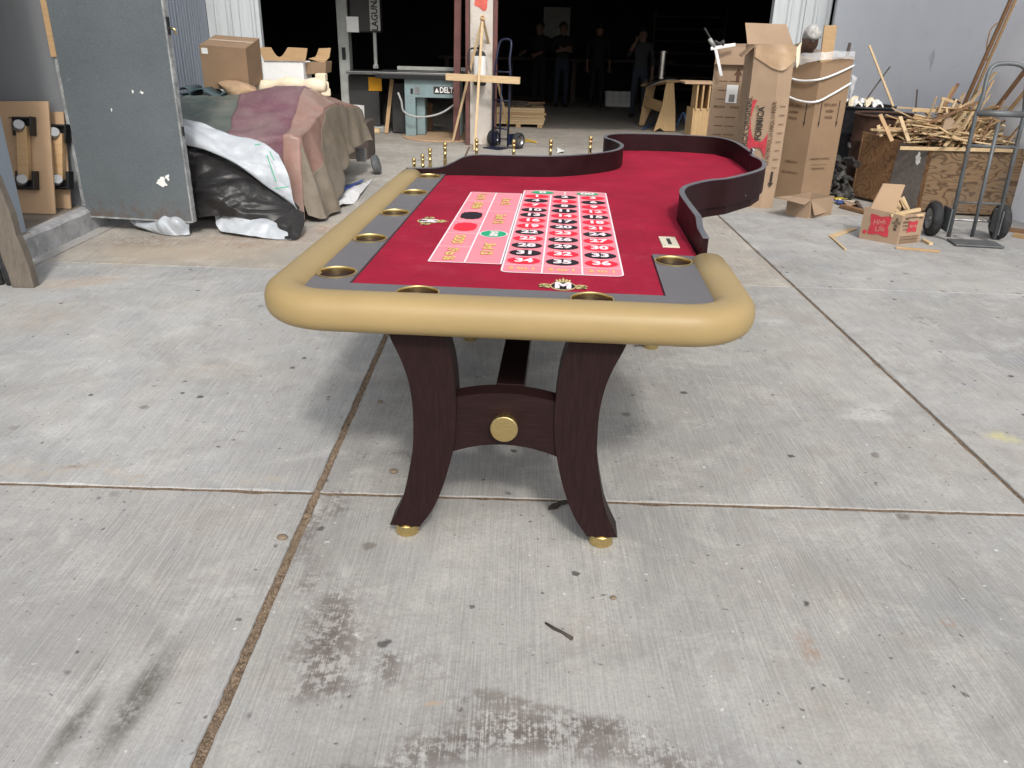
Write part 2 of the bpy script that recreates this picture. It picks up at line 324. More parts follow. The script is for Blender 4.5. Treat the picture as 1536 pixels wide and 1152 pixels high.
M['kerb'] = plain('kerb_concrete', (.34, .34, .345), .85, var=.3, scale=9, bump=.6, bscale=24, dirt=(.55, .56, .57), dirtamt=.6)
M['dirt'] = plain('joint_dirt', (.15, .105, .068), .95, var=.5, scale=60, bump=.8, bscale=180)
M['nichefloor'] = plain('dusty_floor', (.20, .165, .135), .9, var=.25, scale=5, bump=.3)

# ------------------------------------------------------------------ mesh helpers
class MB:
    def __init__(s): s.v = []; s.f = []; s.uvm = None
    def add(s, vs, fs):
        o = len(s.v); s.v += [Vector(x) for x in vs]; s.f += [tuple(i + o for i in f) for f in fs]; return s
    def box(s, c, size, rot=None):
        x, y, z = (k / 2 for k in size)
        vs = [Vector(p) for p in ((-x, -y, -z), (x, -y, -z), (x, y, -z), (-x, y, -z), (-x, -y, z), (x, -y, z), (x, y, z), (-x, y, z))]
        if rot is not None: vs = [rot @ p for p in vs]
        c = Vector(c)
        return s.add([p + c for p in vs], [(0, 3, 2, 1), (4, 5, 6, 7), (0, 1, 5, 4), (1, 2, 6, 5), (2, 3, 7, 6), (3, 0, 4, 7)])
    def hexa(s, b, t):                       # bottom quad, top quad (counter-clockwise from above)
        return s.add(list(b) + list(t), [(3, 2, 1, 0), (4, 5, 6, 7), (0, 1, 5, 4), (1, 2, 6, 5), (2, 3, 7, 6), (3, 0, 4, 7)])
    def bar(s, a, b, w, t, up=(0, 0, 1)):
        a, b = Vector(a), Vector(b); d = (b - a).normalized(); u = Vector(up)
        if abs(d.dot(u)) > .97: u = Vector((0, 1, 0))
        sd = d.cross(u).normalized(); u = sd.cross(d)
        q = [sd * (i * w / 2) + u * (j * t / 2) for i, j in ((-1, -1), (1, -1), (1, 1), (-1, 1))]
        return s.add([a + k for k in q] + [b + k for k in q], [(0, 1, 2, 3), (7, 6, 5, 4), (0, 4, 5, 1), (1, 5, 6, 2), (2, 6, 7, 3), (3, 7, 4, 0)])
    def tube(s, pts, r, seg=10, caps=True, closed=False):
        pts = [Vector(p) for p in pts]; n = len(pts); rr = r if isinstance(r, (list, tuple)) else [r] * n
        rings = []; prev = None
        for i, p in enumerate(pts):
            if closed: d = pts[(i + 1) % n] - pts[i - 1]
            else: d = pts[min(i + 1, n - 1)] - pts[max(i - 1, 0)]
            d = d.normalized()
            u = prev if prev is not None else (Vector((0, 0, 1)) if abs(d.z) < .9 else Vector((1, 0, 0)))
            sd = d.cross(u).normalized(); u = sd.cross(d).normalized(); prev = u
            rings.append([p + (sd * math.cos(k * 2 * math.pi / seg) + u * math.sin(k * 2 * math.pi / seg)) * rr[i] for k in range(seg)])
        o = len(s.v); s.v += [q for g in rings for q in g]
        for i in range(n if closed else n - 1):
            j = (i + 1) % n
            for k in range(seg):
                k2 = (k + 1) % seg
                s.f.append((o + i * seg + k, o + i * seg + k2, o + j * seg + k2, o + j * seg + k))
        if caps and not closed:
            s.f.append(tuple(o + k for k in range(seg))[::-1]); s.f.append(tuple(o + (n - 1) * seg + k for k in range(seg)))
        return s
    def lathe(s, prof, c=(0, 0, 0), seg=24, rot=None, caps=True):      # profile of (radius, z)
        c = Vector(c); o = len(s.v)
        for r, z in prof:
            for k in range(seg):
                a = k * 2 * math.pi / seg; p = Vector((r * math.cos(a), r * math.sin(a), z))
                s.v.append((rot @ p if rot is not None else p) + c)
        for i in range(len(prof) - 1):
            for k in range(seg):
                k2 = (k + 1) % seg
                s.f.append((o + i * seg + k, o + i * seg + k2, o + (i + 1) * seg + k2, o + (i + 1) * seg + k))
        if caps and prof[0][0] > 0: s.f.append(tuple(o + k for k in range(seg))[::-1])
        if caps and prof[-1][0] > 0: s.f.append(tuple(o + (len(prof) - 1) * seg + k for k in range(seg)))
        return s
    def prism(s, poly, z0, z1, fn=None):         # poly of (a, b); fn maps (a, b, z) to a point
        n = len(poly); fn = fn or (lambda a, b, z: (a, b, z))
        vs = [fn(a, b, z0) for a, b in poly] + [fn(a, b, z1) for a, b in poly]
        fs = [tuple(range(n))[::-1], tuple(range(n, 2 * n))] + [(i, (i + 1) % n, n + (i + 1) % n, n + i) for i in range(n)]
        return s.add(vs, fs)
    def sheet(s, ctrl, nu, nv, crumple=0.0, freq=6.0, seed=0.0, fold=None, ani=(1, 1, 1)):
        H_, W_ = len(ctrl), len(ctrl[0])
        def cat(p, t):
            n = len(p); t = t * (n - 1); i = min(int(t), n - 2); t -= i
            p0 = p[i - 1] if i > 0 else p[0] * 2 - p[1]; p3 = p[i + 2] if i + 2 < n else p[n - 1] * 2 - p[n - 2]
            p1, p2 = p[i], p[i + 1]
            return .5 * ((2 * p1) + (p2 - p0) * t + (2 * p0 - 5 * p1 + 4 * p2 - p3) * t * t + (3 * p1 - p0 - 3 * p2 + p3) * t ** 3)
        G = [[Vector(q) for q in row] for row in ctrl]; o = len(s.v)
        for j in range(nv + 1):
            for i in range(nu + 1):
                row = [cat(G[k], i / nu) for k in range(H_)]
                q = cat(row, j / nv)
                if crumple:
                    w = q * Vector(ani) * freq * .5 + Vector((seed, seed * 1.7, 0)); w = w + Vector((noise.noise(w), noise.noise(w + Vector((4, 4, 4))), noise.noise(w + Vector((8, 1, 2))))) * .45
                    hh_ = 0.0
                    for k_ in range(6):
                        d_ = Vector((math.sin(seed + k_ * 2.4), math.cos(seed * 1.3 + k_ * 1.9), math.sin(k_ * 3.7 + seed * .7))).normalized()
                        t_ = w.dot(d_) * (.6 + .45 * k_) + k_ * .37 + seed
                        hh_ += abs((t_ % 1.0) - .5) * 2 / (1 + .7 * k_)
                    q = q + Vector((.15 * noise.noise(w * 2), -.8, .55)) * crumple * (hh_ - 1.1)
                if fold: q = fold(q, i / nu, j / nv)
                if q.z < .006: q.z = .006 + .002 * random.random()
                s.v.append(q)
        for j in range(nv):
            for i in range(nu):
                a = o + j * (nu + 1) + i; s.f.append((a, a + 1, a + nu + 2, a + nu + 1))
        return s
    def build(s, name, mat, parent=None, smooth=False, bevel=0.0, solid=0.0, local=False, mats=None, fmat=None):
        me = bpy.data.meshes.new(name); root = parent
        while root is not None and root.parent is not None: root = root.parent
        if parent is None and not local:
            xs = [v.x for v in s.v]; ys = [v.y for v in s.v]; zs = [v.z for v in s.v]
            off = Vector(((min(xs) + max(xs)) / 2, (min(ys) + max(ys)) / 2, min(zs)))
        elif local: off = Vector((0, 0, 0))
        else: off = root.location.copy()
        me.from_pydata([tuple(v - off) for v in s.v], [], s.f)
        me.materials.append(M[mat] if isinstance(mat, str) else mat)
        if mats:
            for k in mats: me.materials.append(M[k])
            for i, p in enumerate(me.polygons): p.material_index = fmat[i]
        bm = bmesh.new(); bm.from_mesh(me); bmesh.ops.recalc_face_normals(bm, faces=bm.faces); bm.to_mesh(me); bm.free()
        if smooth:
            for p in me.polygons: p.use_smooth = True
        o = bpy.data.objects.new(name, me); COL.objects.link(o)
        if parent is not None: o.parent = parent
        elif not local: o.location = off
        if solid:
            md = o.modifiers.new('s', 'SOLIDIFY'); md.thickness = solid; md.offset = 0
        if bevel:
            md = o.modifiers.new('b', 'BEVEL'); md.width = bevel; md.segments = 2; md.limit_method = 'ANGLE'; md.angle_limit = R(35)
        if smooth and bevel:
            pass
        return o

def thing(name, label, cat, loc=(0, 0, 0), rz=0.0, group=None):
    o = bpy.data.objects.new(name, None); COL.objects.link(o); o.empty_display_size = .1
    o.location = loc; o.rotation_euler = (0, 0, rz); o['label'] = label; o['category'] = cat
    if group: o['group'] = group
    return o
def tag(o, label, cat, group=None):
    o['label'] = label; o['category'] = cat
    if group: o['group'] = group
    return o
def struct(o): o['kind'] = 'structure'; return o
def smooth_by_angle(o, deg=35):
    me = o.data
    for p in me.polygons: p.use_smooth = True
    bm = bmesh.new(); bm.from_mesh(me)
    for e in bm.edges: e.smooth = not (len(e.link_faces) == 2 and e.calc_face_angle(0) > R(deg))
    bm.to_mesh(me); bm.free(); return o

def text_mesh(body, size=1.0, bold=0.0, align='CENTER'):
    c = bpy.data.curves.new('txt', 'FONT'); c.body = body; c.size = size; c.offset = bold; c.align_x = align; c.align_y = 'CENTER'; c.resolution_u = 3
    o = bpy.data.objects.new('txt', c); COL.objects.link(o)
    dg = bpy.context.evaluated_depsgraph_get(); me = o.evaluated_get(dg).to_mesh()
    vs = [(v.co.x, v.co.y) for v in me.vertices]; fs = [tuple(p.vertices) for p in me.polygons]
    o.evaluated_get(dg).to_mesh_clear(); bpy.data.objects.remove(o); bpy.data.curves.remove(c)
    return vs, fs
def text_on(mb, body, size, O, ex, ey, bold=0.0, sx=1.0, align='CENTER'):
    vs, fs = text_mesh(body, size, bold, align); O, ex, ey = Vector(O), Vector(ex), Vector(ey)
    return mb.add([O + ex * (a * sx) + ey * b for a, b in vs], fs)
def cr_path(pts, n=8, closed=False):
    pts = [Vector(p) for p in pts]; out = []
    for i in range(len(pts) - 1):
        p0 = pts[i - 1] if i > 0 else pts[0] * 2 - pts[1]; p1, p2 = pts[i], pts[i + 1]; p3 = pts[i + 2] if i + 2 < len(pts) else p2 * 2 - p1
        for k in range(n):
            t = k / n
            out.append(.5 * ((2 * p1) + (p2 - p0) * t + (2 * p0 - 5 * p1 + 4 * p2 - p3) * t * t + (3 * p1 - p0 - 3 * p2 + p3) * t ** 3))
    return out + [pts[-1]]

# ------------------------------------------------------------------ ground, slabs, floors
base = struct(MB().add([(-80, -80, -.03), (80, -80, -.03), (80, 120, -.03), (-80, 120, -.03)], [(0, 1, 2, 3)]).build('ground', 'dirt', local=True))
fill = struct(MB().add([(-7, -4, -.006), (7, -4, -.006), (7, 11.2, -.006), (-7, 11.2, -.006)], [(0, 1, 2, 3)]).build('yard_subbase', 'dirt', local=True))
XE = [-5.49, -3.07, -.65, 1.77, 4.19, 6.61]
YE = [(-2.9, 0), (-.3, 0), (2.305, -.012), (4.945, -.036), (7.25, -.036), (9.4, -.03), (11.18, 0)]
XW = [.006, .006, .0125, .0085, .006, .006]; YW = [.006, .006, .0085, .0042, .0042, .004, .004]
def crn(i, j): return XE[i], YE[j][0] + YE[j][1] * XE[i]
for i in range(5):
    for j in range(6):
        cs = []
        for (a, b) in ((i, j), (i + 1, j), (i + 1, j + 1), (i, j + 1)):
            x, y = crn(a, b); cs.append((x + (XW[a] if a == i else -XW[a]), y + (YW[b] if b == j else -YW[b])))
        near = j in (1, 2, 3) and i in (0, 1, 2, 3)
        n = 170 if near else 24
        o1, o2, o3 = [], [], []
        ctr = Vector((sum(c[0] for c in cs) / 4, sum(c[1] for c in cs) / 4, 0))
        for k in range(4):
            a, b = Vector((*cs[k], 0)), Vector((*cs[(k + 1) % 4], 0)); d = (b - a).normalized(); nin = Vector((-d.y, d.x, 0))
            for q in range(n):
                p = a + (b - a) * (q / n)
                e = noise.noise(p * 9 + Vector((i * 3, j * 5, 0))) * .003 + noise.noise(p * 38) * .0026
                ch = max(0, noise.noise(p * 5.3 + Vector((7, 3, i))) - .32) * .028
                if q == 0: e = ch = .0
                o1.append(p + nin * e + Vector((0, 0, -.028))); o2.append(p + nin * (e + .0005) + Vector((0, 0, -.0045))); o3.append(p + nin * (e + .0028 + ch) + (Vector((nin.y, -nin.x, 0)) * (-.0028) if q == 0 else Vector()))
        N = len(o1); mb = MB(); mb.v = o1 + o2 + o3
        for k in range(N):
            k2 = (k + 1) % N
            mb.f += [(k, k2, N + k2, N + k), (N + k, N + k2, 2 * N + k2, 2 * N + k)]
        mb.f.append(tuple(range(2 * N, 3 * N)))
        key = 'concrete_%d_%d' % (i, j)
        xa_, xb_ = XE[i], XE[i + 1]; ya_, yb_ = min(crn(i, j)[1], crn(i + 1, j)[1]), max(crn(i, j + 1)[1], crn(i + 1, j + 1)[1])
        mine = [q for q in STAINS_AND_SHADE if q[0] + max(q[2], q[3]) + .2 > xa_ and q[0] - max(q[2], q[3]) - .2 < xb_ and q[1] + max(q[2], q[3]) + .2 > ya_ and q[1] - max(q[2], q[3]) - .2 < yb_]
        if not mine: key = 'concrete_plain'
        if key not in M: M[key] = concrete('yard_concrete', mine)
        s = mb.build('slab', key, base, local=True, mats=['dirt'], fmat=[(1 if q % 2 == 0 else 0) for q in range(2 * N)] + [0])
        s.data.polygons[len(s.data.polygons) - 1].use_smooth = False
        v = 1 + random.uniform(-.04, .04)
        tint = (1.0 * v, 1.0 * v, 1.0 * v, 1)
        if (i, j) in ((1, 3), (2, 3)): tint = (1.02, .97, .90, 1)
        elif j >= 4: tint = (.98, .94, .88, 1)
        elif (i, j) in ((1, 2),): tint = (1.04, 1.05, 1.06, 1)
        elif (i, j) in ((2, 1), (2, 2)): tint = (.95, .945, .93, 1)
        s.color = tint
# grit lying in the wide joint
mb = MB()
def grit(p, r):
    a = random.random() * 6.28; z = p.z
    q = [Vector((p.x + r * math.cos(a + k * 2.09) * random.uniform(.6, 1.2), p.y + r * math.sin(a + k * 2.09) * random.uniform(.6, 1.2), z)) for k in range(3)]
    o = len(mb.v); mb.v += q + [Vector((p.x, p.y, z + r * random.uniform(.6, 1.3)))]; mb.f += [(o, o + 1, o + 3), (o + 1, o + 2, o + 3), (o + 2, o, o + 3)]
for k in range(5200):
    y = random.uniform(.9, 6); grit(Vector((-.65 + random.uniform(-.0105, .0105), y, -.006)), random.uniform(.0015, .0055))
for k in range(1300):
    x = random.uniform(-2.4, 2.6); grit(Vector((x, 2.305 - .012 * x + random.uniform(-.005, .005), -.006)), random.uniform(.001, .003))
for k in range(900):
    y = random.uniform(2, 7.5); grit(Vector((1.77 + random.uniform(-.006, .006), y, -.006)), random.uniform(.001, .003))
for k in range(700):
    x, y = random.uniform(-3, 4), random.uniform(1.2, 7)
    grit(Vector((x, y, .0)), random.uniform(.0008, .0022))
g = mb.build('joint_grit', 'pebble', local=True); g['kind'] = 'stuff'; g['label'] = 'brown sandy grit filling the joints between the concrete slabs'

struct(MB().box((0, 17.2, -.05), (14, 12.04, .1)).build('workshop_floor', 'concrete_in', local=True))
kerb = MB()
kp = [(-3.17 - .012 * noise.noise(Vector((k * .09, 0, 0))), 5.02 + k * .025) for k in range(0, 47)]
for k in range(len(kp) - 1):
    (x0, y0), (x1, y1) = kp[k], kp[k + 1]
    z0 = .155 + .006 * noise.noise(Vector((y0 * 4, 2, 0))); z1 = .155 + .006 * noise.noise(Vector((y1 * 4, 2, 0)))
    kerb.add([(x0, y0, 0), (x1, y1, 0), (x1, y1, z1 - .02), (x0, y0, z0 - .02), (x1 - .02, y1, z1), (x0 - .02, y0, z0), (x1 - .1, y1, .157), (x0 - .1, y0, .157)], [(0, 1, 2, 3), (3, 2, 4, 5), (5, 4, 6, 7)])
kerb.add([(kp[0][0], kp[0][1], 0), (kp[0][0], kp[0][1], .14), (-3.4, kp[0][1], .14), (-3.4, kp[0][1], 0)], [(0, 1, 2, 3)])
struct(kerb.build('kerb', 'kerb', local=True))
struct(MB().box((-3.95, 5.6, .077), (1.5, 1.3, .154)).build('doorway_floor', 'nichefloor', local=True))

# ------------------------------------------------------------------ buildings and walls
def corrug(mb, a, b, z0, z1, pitch=.16, depth=.022, thick=0.004):
    """trapezoid ribbed sheet standing from a to b"""
    a, b = Vector((*a, 0)), Vector((*b, 0)); L = (b - a).length; d = (b - a) / L; n = Vector((d.y, -d.x, 0))
    k = max(1, round(L / pitch)); p = L / k; prof = []
    for i in range(k):
        prof += [(i * p, 0), (i * p + p * .62, 0), (i * p + p * .72, depth), (i * p + p * .90, depth)]
    prof.append((L, 0))
    o = len(mb.v)
    for t_, e in prof:
        q = a + d * t_ + n * e; mb.v += [Vector((q.x, q.y, z0)), Vector((q.x, q.y, z1))]
    for i in range(len(prof) - 1): mb.f.append((o + 2 * i, o + 2 * i + 2, o + 2 * i + 3, o + 2 * i + 1))
    return mb
WY = 11.25
ws = thing('workshop_building', 'dark open workshop with white ribbed metal front at the end of the yard', 'workshop', (0, WY, 0))
x = -4.02
for k, w in enumerate((.31, .31)):
    corrug(MB(), (x, WY), (x + w, WY), 0, 3.6, .155, .024).build('cladding_panel', 'clad_white', ws, solid=.004); x += w + .006
MB().box((-3.365, WY + .02, 1.8), (.05, .10, 3.6)).build('door_jamb', 'clad_white', ws, bevel=.004)
MB().box((3.235, WY + .02, 1.8), (.07, .12, 3.6)).build('door_jamb', 'clad_white', ws, bevel=.004)
x = 3.275
for k, w in enumerate((.33, .33)):
    corrug(MB(), (x, WY), (x + w, WY), 0, 3.6, .165, .02).build('cladding_panel', 'clad_white', ws, solid=.004); x += w + .006
MB().box((4.02, WY - .02, 1.8), (.09, .06, 3.6)).build('corner_trim', 'clad_white', ws, bevel=.004)
DOOR_H = 2.25
MB().box((0, WY + .06, (DOOR_H + 3.9) / 2), (9.0, .12, 3.9 - DOOR_H)).build('lintel', 'clad_white', ws)
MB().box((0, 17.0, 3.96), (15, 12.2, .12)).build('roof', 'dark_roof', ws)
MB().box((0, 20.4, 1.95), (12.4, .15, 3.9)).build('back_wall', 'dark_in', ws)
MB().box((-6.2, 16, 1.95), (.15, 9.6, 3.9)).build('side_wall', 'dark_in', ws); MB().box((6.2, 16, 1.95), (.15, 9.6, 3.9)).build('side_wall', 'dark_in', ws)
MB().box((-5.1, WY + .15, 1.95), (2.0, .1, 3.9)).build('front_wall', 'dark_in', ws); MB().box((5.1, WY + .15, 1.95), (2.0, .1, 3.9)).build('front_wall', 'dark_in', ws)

# grey ribbed side wall on the left, between the shed door and the workshop
sw = thing('side_wall_cladding', 'grey ribbed metal wall behind the big tilted cardboard box', 'wall', (-3.6, 9, 0))
pa, pb = Vector((-3.27, 6.3)), Vector((-4.03, WY - .02)); n = 9
for k in range(n):
    a, b = pa.lerp(pb, k / n), pa.lerp(pb, (k + 1) / n - .006)
    corrug(MB(), (a.x, a.y), (b.x, b.y), 0, 3.4, .135, .016).build('cladding_panel', 'clad_grey', sw, solid=.004)
# shed on the far left with its doorway
sh = thing('shed', 'grey shed with blue grey board siding and an open doorway at the left edge', 'shed', (-3.6, 5.5, 0))
yy = 2.0
while yy < 5.2:
    MB().box((-3.235, yy + .0985, 1.62), (.03, .194, 2.93)).build('siding_board', 'siding', sh, bevel=.005); yy += .2
yj = yy
MB().box((-3.275, (2 + yj) / 2, 1.6), (.05, yj - 2, 3.2)).build('wall', 'shed', sh)
MB().box((-3.235, (2 + yj - .2) / 2, .075), (.06, yj - 2.2, .15)).build('plinth', 'kerb', sh)
MB().box((-3.95, 6.12, 1.6), (1.5, .14, 3.2)).build('partition_wall', 'shed', sh)
MB().box((-4.72, 4.3, 1.6), (.1, 4.6, 3.2)).build('inner_wall', 'shed', sh)
MB().box((-3.98, 4.3, 3.25), (1.6, 4.8, .1)).build('roof', 'shed', sh)
jm = MB().box((-3.245, 6.03, 2.2), (.06, .06, 2.0)); jm.build('door_frame', 'pine2', sh, bevel=.005)
MB().box((-3.245, 6.035, .68), (.035, .05, 1.04)).build('door_stop', 'dooredge', sh, bevel=.006)
# grey steel door
hx = Vector((-3.20, 5.97, 0)); fx = Vector((-2.375, 5.86, 0)); dd = (fx - hx).normalized(); dn = Vector((dd.y, -dd.x, 0))
dr = thing('steel_door', 'dented grey steel door standing open on the left, paint chipped along its edge', 'door', (*(hx + Vector((0, 0, .10))), ), 0)
mb = MB(); nx, nz = 14, 30; Wd = (fx - hx).length
for side in (0, 1):
    o = len(mb.v)
    for j in range(nz + 1):
        for i in range(nx + 1):
            p = hx + dd * (Wd * i / nx) + dn * (.022 * (1 if side == 0 else -1)) + Vector((0, 0, .10 + 2.15 * j / nz))
            if 0 < i < nx and 0 < j < nz: p += dn * (.006 * noise.noise(p * 2.1) + .003 * noise.noise(p * 6))
            mb.v.append(p)
    for j in range(nz):
        for i in range(nx):
            a = o + j * (nx + 1) + i; mb.f.append((a, a + 1, a + nx + 2, a + nx + 1))
leaf = smooth_by_angle(mb.build('door_leaf', 'door', dr), 40)
mb = MB()
for j in range(60):
    z0 = .10 + 2.15 * j / 60; w = .024 + .003 * noise.noise(Vector((j * .37, 0, 0)))
    mb.box(fx + dd * (.004 + .002 * noise.noise(Vector((j * .61, 4, 0)))) + Vector((0, 0, z0 + 2.15 / 120)), (.012, w * 2, 2.15 / 60), Matrix.Rotation(math.atan2(dd.y, dd.x), 3, 'Z'))
mb.build('door_edge', 'dooredge', dr)
MB().bar(hx + Vector((0, 0, .10)), hx + dd * Wd + Vector((0, 0, .10)), .046, .012).build('bottom_rail', 'dooredge', dr)
lk = MB().box(fx + dd * .012 + Vector((0, 0, 1.42)), (.012, .03, .11), Matrix.Rotation(math.atan2(dd.y, dd.x), 3, 'Z')); lk.build('lock_plate', 'black', dr, bevel=.002)
h_ = MB().tube([fx + dd * .01 + Vector((0, .01, 1.405)), fx + dd * .05 + Vector((0, .01, 1.40)), fx + dd * .055 + Vector((0, .01, 1.37))], .008, 8); h_.build('latch', 'brass', dr, True)
MB().box(fx + dd * .012 + Vector((0, 0, .74)), (.012, .02, .06), Matrix.Rotation(math.atan2(dd.y, dd.x), 3, 'Z')).build('lock_slot', 'black', dr)
# two chips of paint on the door face
def blob(mb, O, ex, ey, rx, ry, seed, n=22, rough=.45):
    O, ex, ey = Vector(O), Vector(ex), Vector(ey)
    vs = []
    for k in range(n):
        a = k * 6.283 / n; r = 1 + rough * noise.noise(Vector((math.cos(a) * 1.6 + seed, math.sin(a) * 1.6, seed)))
        vs.append(O + ex * (rx * r * math.cos(a)) + ey * (ry * r * math.sin(a)))
    return mb.add(vs, [tuple(range(n))])

for k, (px, py, rx, ry) in enumerate(((248, 272, .035, .028), (257, 264, .02, .016), (217, 138, .014, .008), (203, 137, .006, .012), (168, 165, .005, .012))):
    p = at(px, py, 5.9); p = hx + dd * ((p - hx).dot(dd)) + Vector((0, 0, p.z)) + dn * .030
    mb = MB(); blob(mb, p, dd, (0, 0, 1), rx, ry, k * 2.7 + 1, 26, .9); mb.build('paint_chip', 'white', dr, solid=.0015)

# pale blue wall on the right
rw_a, rw_b = Vector((4.06, WY - .05)), Vector((4.95, 3.0))
mb = MB(); d = (rw_b - rw_a); nseg = 40
nn = Vector((d.y, -d.x)).normalized()
for j in range(2):
    for i in range(nseg + 1):
        p = rw_a + d * (i / nseg); mb.v.append(Vector((p.x, p.y, 0 if j == 0 else 3.4)))
for i in range(nseg): mb.f.append((i, i + 1, nseg + 2 + i, nseg + 1 + i))
tag(mb.build('rendered_wall', 'stucco', solid=.16), 'pale blue grey rendered wall along the right side of the yard', 'wall')

# concrete column with steel angles, in the workshop mouth
cl = thing('column', 'white painted column with red brown steel edges in the workshop mouth', 'column', (-.5, 11.45, 0))
MB().box((-.505, 11.47, 1.95), (.30, .30, 3.9)).build('shaft', 'column', cl, bevel=.012)
MB().bar((-.86, 11.62, 0), (-.79, 11.62, 3.9), .09, .10, (0, 1, 0)).build('steel_angle', 'redoxide', cl, bevel=.004)
MB().box((-.325, 11.40, 1.95), (.055, .18, 3.9)).build('steel_angle', 'redoxide', cl, bevel=.004)
MB().box((-.685, 11.40, 1.95), (.055, .20, 3.9)).build('steel_angle', 'redoxide', cl, bevel=.004)
mb = MB(); blob(mb, (-.50, 11.317, 1.80), (1, 0, 0), (0, 0, 1), .10, .11, 3.3, 26, .5); pass
mb.build('red_paint_patch', 'redpaint', cl, solid=.002)

# ------------------------------------------------------------------ roulette table
TX, TY, TYAW = -.4725, 2.2235, -.0576
tb = thing('roulette_table', 'roulette table with red felt, tan padded rail and dark curved wooden legs', 'gaming table', (TX, TY, 0), TYAW)
def TP(mb, name, mat, parent=None, **kw): return mb.build(name, mat, parent or tb, local=True, **kw)
ZF = .760
# rim path (local u, v) and its top height
left = [(-.205, 1.935, .785), (-.12, 1.935, .788), (-.03, 1.938, .795), (.03, 1.942, .818), (.09, 1.948, .848), (.16, 1.955, .86), (.30, 1.965, .86), (.51, 1.985, .86), (.66, 2.06, .86), (.80, 2.19, .86), (.885, 2.33, .86), (.918, 2.53, .86), (.885, 2.72, .86), (.842, 2.84, .86), (.852, 2.98, .86), (.94, 3.08, .86), (1.12, 3.12, .86), (1.37, 3.10, .86), (1.53, 3.045, .86), (1.605, 2.86, .86), (1.615, 2.56, .86), (1.613, 2.40, .86)]
right = [(1.613, 2.385, .85), (1.612, 2.32, .848), (1.603, 2.07, .86), (1.565, 1.86, .86), (1.49, 1.70, .86), (1.335, 1.49, .86), (1.235, 1.41, .86), (1.16, 1.32, .86), (1.10, 1.21, .86), (1.072, 1.07, .86), (1.07, .84, .86), (1.072, .70, .86), (1.073, .625, .858), (1.074, .575, .834), (1.075, .50, .829), (1.074, .44, .828)]
def strip(path, thick, z0, dz=0.0, zb=None, extra=0.0):
    pts = cr_path(path, 7); mb = MB(); n = len(pts); ring = []
    for i, p in enumerate(pts):
        d = pts[min(i + 1, n - 1)] - pts[max(i - 1, 0)]; d = Vector((d.x, d.y, 0)).normalized(); s_ = Vector((-d.y, d.x, 0)) * (thick / 2 + extra)
        zt = p.z + dz; zl = z0 if zb is None else p.z + zb
        ring.append([Vector((p.x, p.y, zl)) - s_, Vector((p.x, p.y, zl)) + s_, Vector((p.x, p.y, zt)) + s_, Vector((p.x, p.y, zt)) - s_])
    mb.v = [q for r in ring for q in r]
    for i in range(n - 1):
        for k in range(4):
            k2 = (k + 1) % 4; mb.f.append((4 * i + k, 4 * i + k2, 4 * i + 4 + k2, 4 * i + 4 + k))
    mb.f += [(0, 1, 2, 3), (4 * n - 1, 4 * n - 2, 4 * n - 3, 4 * n - 4)]
    return mb
for pth in (left, right):
    w_ = TP(strip(pth, .018, .742), 'rim_wall', 'wenge_s'); smooth_by_angle(w_, 40)
    e_ = TP(strip(pth, .018, 0, .0045, .0005, .002), 'edge_band', 'edge_grey', w_, bevel=.0015); smooth_by_angle(e_, 40)
# table board under everything
board = [(-.16, -.15), (1.08, -.15), (1.08, .46), (1.062, .5), (1.062, 1.06)] + [(p[0] - .0, p[1] + .004) for p in right[8:1:-1]] + [(p[0], p[1]) for p in left[20:12:-1]] + [(p[0], p[1]) for p in left[11:4:-1]] + [(-.16, 1.93)]
TP(MB().prism(board, .700, ZF - .004), 'table_board', 'wenge_s')
inner = [(0.0, 0.0), (.899, 0.0), (.903, .462), (1.058, .466), (1.058, 1.06)] + [(p[0] - .004, p[1] + .006) for p in right[8:1:-1]] + [(p[0] - .006, p[1]) for p in left[20:17:-1]] + [(p[0], p[1] - .006) for p in left[17:14:-1]] + [(p[0] + .008, p[1]) for p in left[14:9:-1]] + [(p[0] + .004, p[1] - .006) for p in left[9:4:-1]] + [(.0, 1.925)]
TP(MB().prism(inner, ZF - .02, ZF), 'felt', 'felt')
# grey cup rail with round holes
CUPS = [(-.068, .096), (-.068, .528), (-.068, .962), (-.069, 1.404), (-.072, 1.845), (.208, -.072), (.693, -.066), (.967, .376)]
def curve_plate(outline, holes, z0, z1, name, mat):
    cu = bpy.data.curves.new('pl', 'CURVE'); cu.dimensions = '2D'; cu.fill_mode = 'BOTH'; cu.extrude = (z1 - z0) / 2
    for poly in [outline] + holes:
        sp_ = cu.splines.new('POLY'); sp_.points.add(len(poly) - 1); sp_.use_cyclic_u = True
        for i, (a, b) in enumerate(poly): sp_.points[i].co = (a, b, 0, 1)
    o = bpy.data.objects.new('pl', cu); COL.objects.link(o)
    dg = bpy.context.evaluated_depsgraph_get(); me = bpy.data.meshes.new_from_object(o.evaluated_get(dg))
    bpy.data.objects.remove(o); bpy.data.curves.remove(cu)
    mb = MB(); mb.v = [Vector((v.co.x, v.co.y, v.co.z + (z0 + z1) / 2)) for v in me.vertices]; mb.f = [tuple(p.vertices) for p in me.polygons]
    bpy.data.meshes.remove(me)
    return TP(mb, name, mat)
def circ(c, r, n=28): return [(c[0] + r * math.cos(k * 6.2832 / n), c[1] + r * math.sin(k * 6.2832 / n)) for k in range(n)]
outl = [(-.17, 1.925), (-.17, -.05), (-.155, -.11), (-.11, -.155), (-.05, -.165), (1.0, -.165), (1.05, -.15), (1.075, -.11), (1.085, -.06), (1.085, .455), (.906, .459), (.902, -.002 + .0), (.902, -.003), (-.003, -.003), (-.003, 1.925)]
curve_plate(outl, [circ(c, .0585) for c in CUPS], ZF - .015, ZF + .006, 'cup_rail', 'grey_vinyl')
